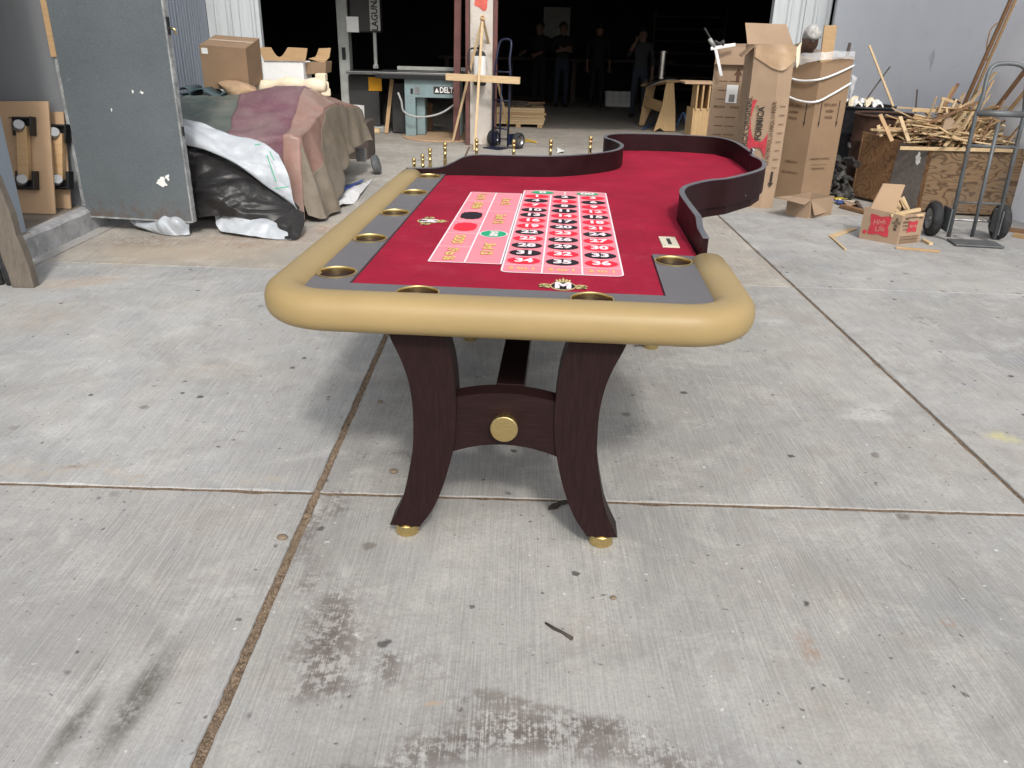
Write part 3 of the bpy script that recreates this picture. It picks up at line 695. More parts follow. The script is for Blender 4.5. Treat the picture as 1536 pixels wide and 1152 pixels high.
cup = MB().lathe([(.0, -.070), (.050, -.070), (.055, -.064), (.0568, 0), (.0568, .0064), (.0578, .0085), (.0600, .0090), (.0618, .0078), (.0618, .0054)], (0, 0, ZF + .0008), 40, None, False)
cupm = None
for c in CUPS:
    if cupm is None:
        cupm = TP(cup, 'cup_holder', 'brass'); smooth_by_angle(cupm, 35); cupm.location = (c[0], c[1], 0)
    else:
        o = bpy.data.objects.new('cup_holder', cupm.data); COL.objects.link(o); o.parent = tb; o.location = (c[0], c[1], 0)
# padded arm rest
RW, RH, RZ = .0610, .0545, .7365
L_, R_, N_ = -.177, 1.087, -.166
def rail_path():
    pts = [(L_, 1.905)]
    for v in (1.75, 1.6, 1.45, 1.3, 1.15, 1.0, .85, .7, .55, .4, .25, .12): pts.append((L_, v))
    rc = .150; c0 = (L_ + rc, N_ + rc)
    for k in range(0, 11): a = math.pi + k * math.pi / 20; pts.append((c0[0] + rc * math.cos(a), c0[1] + rc * math.sin(a)))
    for u in (.1, .2, .3, .4, .5, .6, .7, .8): pts.append((u, N_))
    c1 = (R_ - rc, N_ + rc)
    for k in range(0, 11): a = 1.5 * math.pi + k * math.pi / 20; pts.append((c1[0] + rc * math.cos(a), c1[1] + rc * math.sin(a)))
    pts += [(R_, .1), (R_, .25), (R_ - .004, .405)]
    return [Vector((a, b, RZ)) for a, b in pts]
pts = rail_path(); mb = MB(); seg = 26; n = len(pts)
fullpts = [pts[0] + Vector((0, .012, 0))] + pts + [pts[-1] + Vector((0, .012, 0))]
scl = [.80] + [1.0] * n + [.80]; n2 = len(fullpts)
for i, p in enumerate(fullpts):
    d = fullpts[min(i + 1, n2 - 1)] - fullpts[max(i - 1, 0)]; d.z = 0; d.normalize(); s_ = Vector((-d.y, d.x, 0))
    for k in range(seg):
        a = k * 6.2832 / seg; ca, sa = math.cos(a), math.sin(a)
        e = .86                                   # slightly squared ellipse
        ca = math.copysign(abs(ca) ** e, ca); sa = math.copysign(abs(sa) ** e, sa)
        wv = 1 + .011 * noise.noise(p * 6 + Vector((k * .25, 0, 0))) + .005 * noise.noise(p * 21 + Vector((0, k * .5, 0)))
        mb.v.append(p + s_ * (RW * ca * scl[i] * wv) + Vector((0, 0, RH * sa * scl[i] * wv)))
for i in range(n2 - 1):
    for k in range(seg):
        k2 = (k + 1) % seg; mb.f.append((i * seg + k, i * seg + k2, (i + 1) * seg + k2, (i + 1) * seg + k))
mb.f += [tuple(range(seg)), tuple(range((n2 - 1) * seg, n2 * seg))]
ar = TP(mb, 'arm_rest', 'tan_leather'); smooth_by_angle(ar, 60)
# grey ledge and brass posts behind the low wall
lg = []
led = [(-.19, .772), (-.10, .775), (-.03, .783), (.03, .806), (.09, .834), (.16, .846), (.3, .846), (.51, .846), (.66, .846), (.80, .846)]
vb = [1.947, 1.948, 1.95, 1.955, 1.961, 1.968, 1.978, 1.998, 2.073, 2.203]
vf = [1.99, 2.03, 2.06, 2.08, 2.09, 2.10, 2.11, 2.125, 2.16, 2.22]
mb = MB()
for (u, z), b_, f_ in zip(led, vb, vf): mb.v += [Vector((u, b_, z)), Vector((u, f_, z)), Vector((u, f_, z - .05)), Vector((u, b_, z - .05))]
for i in range(len(led) - 1):
    for k in range(4): mb.f.append((4 * i + k, 4 * i + (k + 1) % 4, 4 * i + 4 + (k + 1) % 4, 4 * i + 4 + k))
mb.f += [(0, 1, 2, 3), (39, 38, 37, 36)]
TP(mb, 'ledge', 'grey_vinyl', smooth=False)
pp = MB().lathe([(.009, -.035), (.009, -.001), (.0105, 0), (.0105, .006), (.008, .008), (.008, .030), (.0098, .032), (.0098, .036), (.008, .038), (.008, .058), (.0098, .060), (.0100, .066), (.0075, .069), (.0102, .075), (.0106, .082), (.0085, .091), (.0, .095)], (0, 0, 0), 14)
pm = None
for u, z, v in ((-.185, .731, 2.05), (-.139, .752, 2.05), (-.10, .783, 2.05), (-.02, .815, 2.045), (.143, .838, 2.05), (.335, .838, 2.05), (.524, .844, 2.06), (.73, .850, 2.20)):
    if pm is None:
        pm = TP(pp, 'brass_post', 'brass'); smooth_by_angle(pm, 50); pm.location = (u, v, z)
    else:
        o = bpy.data.objects.new('brass_post', pm.data); COL.objects.link(o); o.parent = tb; o.location = (u, v, z)
TP(MB().bar((-.19, 2.05, .715), (-.05, 2.05, .76), .05, .02), 'post_shelf', 'wenge_s')
hg = MB().box((1.617, 2.39, .868), (.012, .055, .03)); hg.tube([(1.624, 2.365, .872), (1.624, 2.415, .872)], .006, 8); TP(hg, 'hinge', 'steel', bevel=.002)
TP(MB().lathe([(.004, 0), (.004, .004), (0, .005)], (1.44, 1.618, .765), 8, Matrix.Rotation(R(90), 3, 'X')), 'screw', 'chrome')
# legs
Lo = [(.132, .705), (.142, .66), (.17, .594), (.188, .534), (.198, .462), (.199, .387), (.193, .299), (.165, .161), (.143, .10), (.117, .046)]
Li = [(.209, .044), (.253, .115), (.29, .215), (.315, .328), (.324, .437), (.321, .53), (.312, .601), (.296, .663), (.284, .705)]
def legpoly(o, i):
    a = [(p.x, p.y) for p in cr_path([(q[0], q[1], 0) for q in o], 5)]; b = [(p.x, p.y) for p in cr_path([(q[0], q[1], 0) for q in i], 5)]
    return a + b
lp = legpoly(Lo, Li); MU = .929
def leg(poly, v0, v1):
    return MB().prism(poly, v0, v1, lambda a, b, z: (a, z, b))
for du0, v0 in ((0, -.15), (0, 1.56)):
    w = .31 if v0 > 1 else 0.0
    for mir in (0, 1):
        pl = lp if not mir else [(MU - a + w, b) for a, b in lp][::-1]
        lo = smooth_by_angle(TP(leg(pl, v0, v0 + .085), 'leg', 'wenge'), 30)
        cx = (.163 if not mir else MU - .163 + w)
        TP(MB().lathe([(.034, 0.0), (.036, .002), (.036, .034), (.034, .036), (.03, .036), (.03, .048)], (cx, v0 + .040, .0005), 32), 'foot', 'brass', lo, bevel=0)
    # arched stretcher
    a0, a1 = .312, MU - .312 + w
    top, bot = [], []
    for k in range(25):
        t_ = k / 24; u = a0 + (a1 - a0) * t_; s_ = 1 - (2 * t_ - 1) ** 2
        top.append((u, .479 + .022 * s_)); bot.append((u, .306 + .031 * s_))
    so = TP(MB().prism(bot + top[::-1], v0 + .012, v0 + .074, lambda a, b, z: (a, z, b)), 'stretcher', 'wenge_h'); smooth_by_angle(so, 30)
    if v0 < 1:
        kb = MB().lathe([(.036, 0), (.036, .016), (.0395, .018), (.0395, .034), (.0375, .036), (0, .036)], ((a0 + a1) / 2 - .001, v0 + .012, .404), 40, Matrix.Rotation(R(90), 3, 'X'))
        smooth_by_angle(TP(kb, 'brass_disc', 'brass', so), 30)
TP(MB().box((.468, .78, .445), (.085, 1.56, .05)), 'beam', 'wenge_h', bevel=.003)
TP(MB().box((.45, .9, .685), (.5, 1.5, .03)), 'underframe', 'wenge_s')
# printed betting layout
ZL = ZF + .0012
def flat(poly, z, name, mat, parent=None): return TP(MB().add([(a, b, z) for a, b in poly], [tuple(range(len(poly)))]), name, mat, parent)
def rect(a0, b0, a1, b1): return [(a0, b0), (a1, b0), (a1, b1), (a0, b1)]
x0, x1, x2 = .181, .296, .412; y0, y1 = .277, 1.486; gx0, gx1 = .420, .795; gy0 = .189
rr_ = .022
big = [(gx0 + rr_ * (1 - math.sin(k * .314)), gy0 + rr_ * (1 - math.cos(k * .314))) for k in range(5, -1, -1)] + [(gx1 - rr_ * (1 - math.sin(k * .314)), gy0 + rr_ * (1 - math.cos(k * .314))) for k in range(0, 6)] + [(gx1, y1 + .085), (gx1 - .09, y1 + .105), ((gx0 + gx1) / 2, y1 + .088), (gx0 + .09, y1 + .105), (gx0, y1 + .085)]
sidep = flat(rect(x0, y0, x2, y1), ZL, 'outside_bet_panel', 'pink')
nump = flat(big, ZL, 'number_panel', 'pink')
mb = MB()
def line(a, b, w=.0055, mbx=None):
    a, b = Vector((*a, ZL + .0008)), Vector((*b, ZL + .0008)); (mbx or mb).add([a + q for q in ()], [])
    d = (b - a).normalized(); s_ = Vector((-d.y, d.x, 0)) * w / 2
    mb.add([a - s_, b - s_, b + s_, a + s_], [(0, 1, 2, 3)])
for a, b in ((((x0, y0)), (x0, y1)), ((x1, y0), (x1, y1)), ((x2, y0), (x2, y1)), ((x0, y0), (x2, y0)), ((x0, y1), (x2, y1))): line(a, b)
hy = (y1 - y0) / 6
for k in range(1, 6): line((x0 + .003, y0 + k * hy), (x1 - .003, y0 + k * hy), .0035)
for k in range(1, 3): line((x1 + .003, y0 + k * 2 * hy), (x2 - .003, y0 + k * 2 * hy), .0035)
TP(mb, 'panel_lines', 'pwhite', sidep)
mb = MB(); cw = (gx1 - gx0) / 3; rh = (y1 - y0) / 12
for k in range(len(big)): line(big[k], big[(k + 1) % len(big)])
for k in (1, 2): line((gx0 + k * cw, gy0 + .003), (gx0 + k * cw, y1))
line(((gx0 + gx1) / 2, y1), ((gx0 + gx1) / 2, y1 + .086))
for k in range(0, 13): 
    if k in (0, 12): line((gx0, y0 + k * rh), (gx1, y0 + k * rh), .003)
TP(mb, 'panel_lines', 'pwhite', nump)
flat(rect(x2 + .002, y0, gx0 - .003, y1), ZL - .0004, 'gap_line', 'pblack')  # black line printed in the gap between the two panels
def ell(cx, cy, rx, ry, n=30): return [(cx + rx * math.cos(k * 6.2832 / n), cy + ry * math.sin(k * 6.2832 / n)) for k in range(n)]
REDS = {1, 3, 5, 7, 9, 12, 14, 16, 18, 19, 21, 23, 25, 27, 30, 32, 34, 36}
ZO, ZT_ = ZL + .0016, ZL + .0024
for num in range(1, 37):
    c_, r_ = (num - 1) % 3, (num - 1) // 3
    cx, cy = gx0 + (c_ + .5) * cw, y1 - (r_ + .5) * rh
    ov = flat(ell(cx, cy, .0535, .0405), ZO, 'number_oval', 'pred' if num in REDS else 'pblack')
    mb = MB(); text_on(mb, str(num), .062, (cx, cy + .001, ZT_), (1, 0, 0), (0, 1.05, 0), .0026, .98)
    TP(mb, 'numeral', 'pwhite', ov)
for s_, cx in (('0', gx0 + .085), ('00', gx1 - .085)):
    ov = flat(ell(cx, y1 + .045, .052, .036), ZO, 'zero_oval', 'pgreen')
    mb = MB(); text_on(mb, s_, .062, (cx, y1 + .045, ZT_), (1, 0, 0), (0, 1, 0), .0026, 1.0); TP(mb, 'numeral', 'pwhite', ov)
for k in range(3):
    mb = MB(); text_on(mb, '2 to 1', .040, (gx0 + (k + .5) * cw, gy0 + .046, ZO), (1, 0, 0), (0, 1, 0), .0012, .9); TP(mb, 'column_lettering', 'pgold', nump)
for k, s_ in ((0, '19 to 36'), (1, 'ODD'), (4, 'EVEN'), (5, '1 to 18')):
    cy = y0 + (k + .5) * hy
    for dz, m_, off in ((0, 'pshade', .0018), (.0006, 'pgold', 0)):
        mb = MB(); text_on(mb, s_, .050, ((x0 + x1) / 2 - off, cy + off, ZO + dz), (0, -1, 0), (1, 0, 0), .0022, .92 if len(s_) > 5 else 1.1); TP(mb, 'bet_lettering', m_, sidep)
for k, s_ in ((0, '3rd 12'), (1, '2nd 12'), (2, '1st 12')):
    for dz, m_, off in ((0, 'pshade', .0018), (.0006, 'pgold', 0)):
        mb = MB(); text_on(mb, s_, .050, ((x1 + x2) / 2 - off, y0 + (k + .5) * 2 * hy + (.05 if k == 1 else -.02 if k == 0 else 0) + off, ZO + dz), (0, -1, 0), (1, 0, 0), .0022, 1.15); TP(mb, 'bet_lettering', m_, sidep)
for k, m_ in ((2, 'pred'), (3, 'pblack')):
    cx, cy = (x0 + x1) / 2, y0 + (k + .5) * hy; a, b = .042, .068
    poly = []
    for sx, sy in ((1, 1), (-1, 1), (-1, -1), (1, -1)):
        q = [(a, b * .50), (a * .90, b * .55), (a * .86, b * .80), (a * .58, b * .84), (a * .34, b)]
        q = [(sx * i, sy * j) for i, j in q]
        poly += q if sx * sy > 0 else q[::-1]
    flat([(cx + i, cy + j) for i, j in poly], ZO, 'colour_bet', m_)
ov = flat(ell((x1 + x2) / 2, y0 + 2 * hy, .052, .056), ZO, 'zero_bet_oval', 'pwhite'); flat(ell((x1 + x2) / 2, y0 + 2 * hy, .047, .050), ZO + .0005, 'oval_face', 'pgreen', ov)
mb = MB(); text_on(mb, '0-00', .04, ((x1 + x2) / 2, y0 + 2 * hy, ZT_), (0, -1, 0), (1, 0, 0), .002, 1.0); TP(mb, 'oval_lettering', 'pwhite', ov)
def crest(cx, cy, ang, sc):
    ca, sa = math.cos(ang), math.sin(ang)
    def tr(a, b): b = b * 1.4; return (cx + sc * (a * ca - b * sa), cy + sc * (a * sa + b * ca))
    z = ZF + .0012; n_ = 'crest_print'
    ring = flat([tr(a, b) for a, b in ell(0, 0, .5, .40, 34)], z, n_, 'pcrest')
    flat([tr(a, b) for a, b in ell(0, 0, .455, .345, 34)], z + .0006, 'crest_field', 'pblack', ring)
    mb = MB(); vs, fs = text_mesh('M', .74, .045); mb.add([(*tr(a * 1.12, b), z + .0012) for a, b in vs], fs); TP(mb, 'crest_letter', 'pwhite', ring)
    mb = MB(); mk = MB()
    def lf(a, b, th, l, w):
        c2, s2 = math.cos(th), math.sin(th); q = [(0, -0), (l * .5, w), (l, 0), (l * .5, -w)]
        for m_, o_, zz in ((mk, -.025, z + .0001), (mb, 0, z + .0008)): m_.add([(*tr(a + i * c2 - j * s2 + o_, b + i * s2 + j * c2 + o_), zz) for i, j in q], [(0, 1, 2, 3)])
    for sg in (-1, 1):
        for k in range(5):
            t_ = k / 4; a, b = sg * (.46 + .26 * t_), -.06 + .05 * math.sin(t_ * 3)
            lf(a, b, (0 if sg > 0 else math.pi) + sg * (1.0 - .4 * t_), .26, .055); lf(a, b - .02, (0 if sg > 0 else math.pi) - sg * (.8 - .3 * t_), .24, .05)
        lf(sg * .72, .0, 0 if sg > 0 else math.pi, .24, .05)
    for a, hgt in ((-.22, .26), (-.11, .32), (0, .44), (.11, .32), (.22, .26)): lf(a, .36, math.pi / 2 + a * -.9, hgt, .055)
    mb.add([(*tr(a, b), z + .0008) for a, b in ((-.28, .34), (.28, .34), (.26, .42), (-.26, .42))], [(0, 1, 2, 3)])
    TP(mk, 'crest_shadow', 'pblack', ring); TP(mb, 'crest_leaves', 'pcrest', ring)
crest(.612, .066, 0, .076)
crest(.085, .86, -math.pi / 2, .076)
sl = TP(MB().box((.984, .655, ZF + .0025), (.060, .150, .005)), 'drop_plate', 'ivory', bevel=.0015)
TP(MB().box((.984, .655, ZF + .0053), (.013, .085, .001)), 'slot', 'black', sl)
for s_ in (-1, 1): TP(MB().lathe([(.003, 0), (0, .0015)], (.984 + .02 * s_, .655 + .062 * s_, ZF + .005), 8), 'screw', 'steel', sl)

# ------------------------------------------------------------------ left side: boards, trestle, covered machine, sheeting
def rotz(a): return Matrix.Rotation(a, 3, 'Z')
def dolly(px0, px1, py0, py1, ybot, ytop, label, hx_):
    t = thing('caster_dolly', label, 'dolly', (0, 0, 0), 0, 'dollies leaning in the shed doorway')
    bl = gnd(px0[1], py1, .157); brr = gnd(px1[1], py1, .157); bl.y = brr.y = ybot
    bl = Vector((at(px0[1], py1, ybot).x, ybot, .158)); brr = Vector((at(px1[1], py1, ybot).x, ybot, .158))
    tl = at(px0[0], py0, ytop); tr = at(px1[0], py0, ytop); th = Vector((0, .018, 0))
    t.location = (bl + brr) / 2
    MB().hexa([bl, brr, brr + th, bl + th], [tl, tr, tr + th, tl + th]).build('panel', 'mdf', t, bevel=.002)
    def P(a, b): return (bl.lerp(brr, a)).lerp(tl.lerp(tr, a), b)
    n = Vector((0, -1, .18)).normalized(); ux = (brr - bl).normalized(); uz = (tl - bl).normalized()
    rot = Matrix((ux, -n, uz)).transposed()
    MB().box((P(hx_, .30) + P(hx_, .78)) / 2 + n * .035, (.075, .05, (P(hx_, .78) - P(hx_, .30)).length), rot).build('cleat', 'pine2', t, bevel=.004)
    for b in (.30, .78):
        c = P(hx_, b) + n * .012
        pl = MB().box(c + n * .002, (.17, .006, .13), rot); pl.box(c + ux * .08 + n * .035, (.008, .07, .13), rot); pl.box(c + uz * (.052 if b > .5 else -.052) + n * .03, (.15, .06, .008), rot)
        br_ = pl.build('bracket', 'black', t, bevel=.002)
        w = MB().lathe([(.012, -.024), (.034, -.024), (.042, -.014), (.044, 0), (.042, .014), (.034, .024), (.012, .024)], c + n * .052 - ux * .01, 20, rot @ Matrix.Rotation(R(62), 3, 'X') @ Matrix.Rotation(R(35), 3, 'Y')); smooth_by_angle(w.build('caster', 'steel', t), 40)
        MB().box(c + n * .045 - ux * .03, (.045, .05, .05), rot).build('caster_fork', 'steel', t, bevel=.004)
    return t
dolly((-18, -10), (72, 83), 152, 322, 5.74, 5.95, 'nearer mdf panel with casters and a pine cleat leaning in the doorway', .60)
dolly((60, 62), (95, 106), 168, 312, 5.93, 6.03, 'narrow panel with casters half hidden behind the bigger mdf panel', .80)

tr_ = thing('wooden_trestle', 'weathered grey timber trestle leg at the left edge of the yard', 'trestle', (-2.95, 4.5, 0))
fb = gnd(37, 432); 
poly = [(-.075, 0), (.055, 0), (.045, .12), (.02, .24), (.0, .30), (-.01, .42), (-.06, .62), (-.14, .80), (-.22, .80), (-.16, .60), (-.12, .40), (-.115, .27), (-.105, .17), (-.085, .08)]
MB().prism(poly, -.03, .03, lambda a, b, z: (fb.x + a, fb.y + z + .03 + b * .10, b)).build('leg', 'oldwood', tr_, bevel=.004)
for k, dx in enumerate((.13, .20, .27)):
    pts = [(fb.x - dx + .02, fb.y + .06, 0.0), (fb.x - dx + .015, fb.y + .06, .08), (fb.x - dx - .01, fb.y + .08, .17), (fb.x - dx - .06, fb.y + .10, .25), (fb.x - dx - .13, fb.y + .12, .31)]
    MB().tube(cr_path(pts, 4), .028, 8).build('rubber_strut', 'rubber', tr_, True)
MB().bar((fb.x - .6, fb.y + .1, .40), (fb.x - .06, fb.y + .08, .36), .05, .11).build('rail', 'oldwood', tr_, bevel=.004)
MB().bar((fb.x - .62, fb.y + .1, .62), (fb.x - .12, fb.y + .1, .60), .05, .07).build('rail', 'oldwood', tr_, bevel=.004)
MB().box((fb.x - .60, fb.y + .12, .40), (.07, .06, .80)).build('leg', 'oldwood', tr_, bevel=.004)

# machine under dusty sheets
cm = thing('covered_machine', 'machine heaped under dusty green, burgundy, salmon and brown sheets', 'covered machine', (-2.2, 7.5, 0))
MB().box((-2.33, 7.75, .31), (1.02, 2.3, .52)).build('machine_body', 'machdark', cm, bevel=.02)
def topz(x, y):
    f_ = min(1, max(0, (y - 6.45) / 1.1)); f_ = f_ * f_ * (3 - 2 * f_)
    hgt = .64 + .185 * f_
    pk = math.exp(-((x + 2.05) / .34) ** 2 - ((y - 7.6) / .55) ** 2) * .10
    hgt += pk - max(0, (x + 2.0)) * .30 * f_ - max(0, y - 8.0) * .10
    return hgt
XL, XR, YF, YB = -2.98, -1.72, 6.42, 9.05
def drape(u, v):      # u across (metres from the right edge, negative over the top), v along from the front edge
    x = XR + min(u, 0); y = YF + max(v, 0)
    z = topz(x, min(y, YB)); q = Vector((x, y, z))
    if u > 0:
        hem = topz(XR, min(max(y, YF), YB)); k = u
        pl = math.sin(y * 15 + noise.noise(Vector((y * 2, 3, 0))) * 4) * .5 + noise.noise(Vector((y * 5, u * 2, 1)))
        q.x += .02 + k * (.22 + .05 * math.sin(y * 3)) + pl * .045 * min(1, k * 2.5); q.z -= k
    if v < 0:
        k = -v; pl = math.sin(x * 17 + noise.noise(Vector((x * 3, 8, 0))) * 3) * .5 + noise.noise(Vector((x * 5, v * 2, 5)))
        q.y -= .01 + k * .10 + pl * .035 * min(1, k * 3); q.z -= k * .96
    w = Vector((x * 3.2, y * 3.2, 2.2)); cr_ = 1 - abs(noise.noise(w)) * 2.4
    w2 = Vector((x * 7, y * 5, q.z * 6)); cr2 = 1 - abs(noise.noise(w2)) * 2.4
    q += Vector((.010 * noise.noise(w2), .008 * noise.noise(w2 + Vector((5, 5, 5))), .018 * cr_ + .008 * cr2))
    if q.z < .012: q.z = .012 + .01 * abs(noise.noise(w2))
    return q
gb = lambda v: -.54 - .20 * max(v, 0) + .02 * noise.noise(Vector((v * 3, 1, 0)))
sb_ = lambda v: -.10 - .09 * max(v, 0) + .02 * noise.noise(Vector((v * 3, 5, 0)))
pb_ = lambda v: .05 if v < 0 else max(.03, .40 - .42 * v) + .02 * noise.noise(Vector((v * 4, 9, 0)))
hemf = lambda v: .70 if v < .4 else .70 - min(.34, (v - .4) * .20) + .03 * noise.noise(Vector((v * 3, 2, 4)))
def cover(name, mt, lo, hi, v0, v1, nu, nv, lift):
    mb = MB()
    for j in range(nv + 1):
        v = v0 + (v1 - v0) * j / nv; a, b = lo(v), hi(v)
        for i in range(nu + 1):
            q = drape(a + (b - a) * i / nu, v); mb.v.append(q + Vector((lift * .7, -lift * .7, lift)))
    for j in range(nv):
        for i in range(nu): k = j * (nu + 1) + i; mb.f.append((k, k + 1, k + nu + 2, k + nu + 1))
    mb.build(name, mt, cm, True, solid=.003)
cover('green_sheet', 't_green', lambda v: -1.26, lambda v: gb(v) + .04, -.62, 2.6, 34, 100, .0)
cover('burgundy_sheet', 't_burg', gb, lambda v: sb_(v) + .03, -.62, 2.5, 30, 100, .006)
cover('salmon_sheet', 't_pink', sb_, lambda v: pb_(v) + (.02 if v > 0 else 0), -.64, 2.5, 30, 110, .012)
cover('dusty_plastic_sheet', 't_brown', pb_, lambda v: hemf(v) if v >= 0 else max(.08, .68 + v * 1.1), -.5, 2.6, 40, 140, .016)
wb = MB().lathe([(.05, -.03), (.085, -.034), (.10, -.02), (.10, .02), (.085, .034), (.05, .03)], (*at(564, 240, 8.75).xy, .102), 22, Matrix.Rotation(R(75), 3, 'Y') )
smooth_by_angle(wb.build('wheel', 'truck', cm), 40)
MB().box((-1.66, 8.76, .20), (.10, .07, .14)).build('wheel_bracket', 'steel', cm, bevel=.006)

ts = thing('crumpled_sheeting', 'crumpled white and black plastic sheeting spilling out behind the grey door', 'plastic sheeting', (-2.3, 6.2, 0))
A_ = at
def grid(rows): return [[A_(*p) for p in r] for r in rows]
MB().sheet(grid([[(262, 178, 6.34), (300, 184, 6.33), (345, 202, 6.30), (390, 212, 6.27), (418, 232, 6.22)], [(262, 200, 6.22), (305, 210, 6.20), (350, 232, 6.16), (395, 252, 6.12), (432, 262, 6.12)], [(262, 214, 6.20), (310, 226, 6.18), (355, 246, 6.12), (402, 280, 6.10), (440, 300, 6.10)], [(264, 208, 6.24), (312, 224, 6.24), (362, 252, 6.20), (415, 290, 6.18), (448, 318, 6.12)]]), 110, 60, .020, 9, 2.0, None, (.7, 1, 1.2)).build('white_sheet', 't_white', ts, True, solid=.002)
MB().sheet(grid([[(258, 200, 6.30), (310, 218, 6.30), (362, 244, 6.26), (418, 284, 6.22), (450, 312, 6.16)], [(262, 240, 6.18), (310, 250, 6.14), (360, 270, 6.08), (410, 298, 6.06), (448, 325, 6.06)], [(265, 290, 6.06), (310, 290, 5.98), (355, 300, 5.95), (410, 318, 5.98), (440, 338, 5.98)], [(265, 335, 6.00), (315, 325, 5.93), (360, 328, 5.90), (405, 340, 5.92), (436, 352, 5.86)]]), 150, 130, .030, 8, 5.0, None, (.55, .8, 1.5)).build('black_lining', 't_black', ts, True, solid=.002)
MB().sheet(grid([[(186, 318, 6.12), (215, 318, 6.10), (250, 320, 6.02), (280, 314, 6.00)], [(192, 326, 6.05), (222, 330, 5.95), (256, 322, 5.92), (286, 322, 5.92)], [(204, 340, 5.98), (232, 342, 5.86), (262, 332, 5.80), (284, 342, 5.86)], [(232, 350, 5.90), (250, 356, 5.84), (266, 354, 5.80), (285, 352, 5.82)]]), 70, 60, .034, 8, 9.0).build('white_flap', 't_white', ts, True, solid=.002)
MB().sheet(grid([[(322, 322, 6.00), (350, 312, 5.98), (385, 322, 5.95), (416, 336, 5.92)], [(324, 334, 5.94), (352, 328, 5.90), (388, 334, 5.88), (420, 344, 5.86)], [(326, 340, 5.90), (355, 344, 5.86), (395, 348, 5.82), (440, 352, 5.82)], [(330, 346, 5.88), (360, 352, 5.82), (400, 358, 5.78), (436, 363, 5.76)]]), 70, 60, .026, 8, 14.0).build('white_flap', 't_white', ts, True, solid=.002)
MB().sheet(grid([[(400, 330, 5.92), (420, 322, 5.98), (440, 314, 6.05), (456, 318, 6.10)], [(410, 346, 5.86), (428, 340, 5.88), (444, 334, 5.92), (456, 332, 5.98)], [(436, 364, 5.75), (445, 360, 5.77), (452, 348, 5.85), (457, 336, 5.95)]]), 30, 30, .014, 10, 3.0).build('black_flap', 't_black', ts, True, solid=.002)
mb = MB()
def onsheet(p, q, w=.006):
    a, b = at(*p), at(*q); a.y -= .03; b.y -= .03; mb.bar(a, b, w, .002, (0, -1, .5))
for p, q in (((384, 217, 6.12), (392, 215, 6.14)), ((406, 226, 6.10), (413, 240, 6.08)), ((402, 232, 6.08), (416, 272, 6.05)), ((413, 282, 6.03), (434, 279, 6.05))): onsheet(p, q)
MB.build(mb, 'green_print', 'pgreen', ts)

lit = thing('plastic_litter', 'blue and white plastic bags lying beside the covered machine', 'litter', (-1.45, 7.4, 0))
MB().sheet([[gnd(498, 318), gnd(515, 312) + Vector((0, 0, .03)), gnd(532, 306)], [gnd(510, 300) + Vector((0, 0, .05)), gnd(528, 296) + Vector((0, 0, .07)), gnd(545, 290) + Vector((0, 0, .02))], [gnd(520, 290), gnd(540, 282) + Vector((0, 0, .03)), gnd(560, 268)]], 24, 24, .02, 15, 1).build('white_bag', 'plasticwhite', lit, True, solid=.002)
MB().sheet([[gnd(512, 296) + Vector((0, 0, .04)), gnd(530, 290) + Vector((0, 0, .05))], [gnd(516, 284) + Vector((0, 0, .03)), gnd(548, 272) + Vector((0, 0, .02))]], 16, 16, .025, 18, 6).build('blue_bag', 'bluebag', lit, True, solid=.002)

# things lying on top of the covered machine
def top_at(px, py, Y): return at(px, py, Y)
def carton(name, label, cat, b, t_, mat='card', inmat=None, parts=(), group=None, open_top=True, thick=.006):
    """b, t_: bottom and top quads; side walls and floor as board, flaps given as quads"""
    ctr = sum((Vector(p) for p in b), Vector()) / 4
    o = thing(name, label, cat, ctr, 0, group)
    mb = MB(); vs = [Vector(p) for p in b] + [Vector(p) for p in t_]
    fs = [(3, 2, 1, 0), (0, 1, 5, 4), (1, 2, 6, 5), (2, 3, 7, 6), (3, 0, 4, 7)]
    if not open_top: fs.append((4, 5, 6, 7))
    mb.add(vs, fs); mb.build('box_body', mat, o, solid=thick)
    for q in parts: MB().add(q, [(0, 1, 2, 3)]).build('flap', mat, o, solid=thick)
    return o
bx = Vector((-2.70, 8.05, .925)); rot = Matrix.Rotation(R(1), 3, 'Z') @ Matrix.Rotation(R(3), 3, 'Y') @ Matrix.Rotation(R(10), 3, 'X')
def lb(x, y, z): return bx + rot @ Vector((x, y, z))
cb = carton('cardboard_box', 'big closed cardboard box tilted on top of the covered machine', 'box', [lb(-.20, -.22, 0), lb(.21, -.22, 0), lb(.21, .24, 0), lb(-.20, .24, 0)], [lb(-.20, -.22, .37), lb(.21, -.22, .37), lb(.21, .24, .37), lb(-.20, .24, .37)], 'card_dk', open_top=False)
MB().add([lb(-.185, -.226, .30), lb(-.13, -.226, .30), lb(-.13, -.226, .35), lb(-.185, -.226, .35)], [(0, 1, 2, 3)]).build('shipping_label', 'white', cb)
MB().add([lb(-.20, -.0, .374), lb(.21, -.0, .374), lb(.21, .05, .374), lb(-.20, .05, .374)], [(0, 1, 2, 3)]).build('tape', 'tape', cb)
rl = MB()
pth = cr_path([at(386, 133, 8.25), at(420, 127, 8.2), at(455, 127, 8.15), at(488, 130, 8.1)], 8)
rl.tube(pth, [.06 + .012 * math.sin(i * .7) for i in range(len(pth))], 14)
tag(rl.build('foam_roll', 'cream', None, True), 'cream coloured foam roll lying across the top of the covered machine', 'foam roll')
for k, (px, py) in enumerate(((482, 116), (485, 128), (486, 138))):
    c = at(px, py, 8.5); tag(MB().box(c, (.10, .12, .075), rotz(.3 * k)).build('foam_block', 'cream', bevel=.012), ['topmost of three cream blocks stacked beside the foam roll', 'middle one of three cream blocks stacked beside the foam roll', 'lowest of three cream blocks stacked beside the foam roll'][k], 'foam block', 'cream blocks by the foam roll')
mb = MB(); n = 26
spn = [Vector((0, 0, 0))]
pr = []
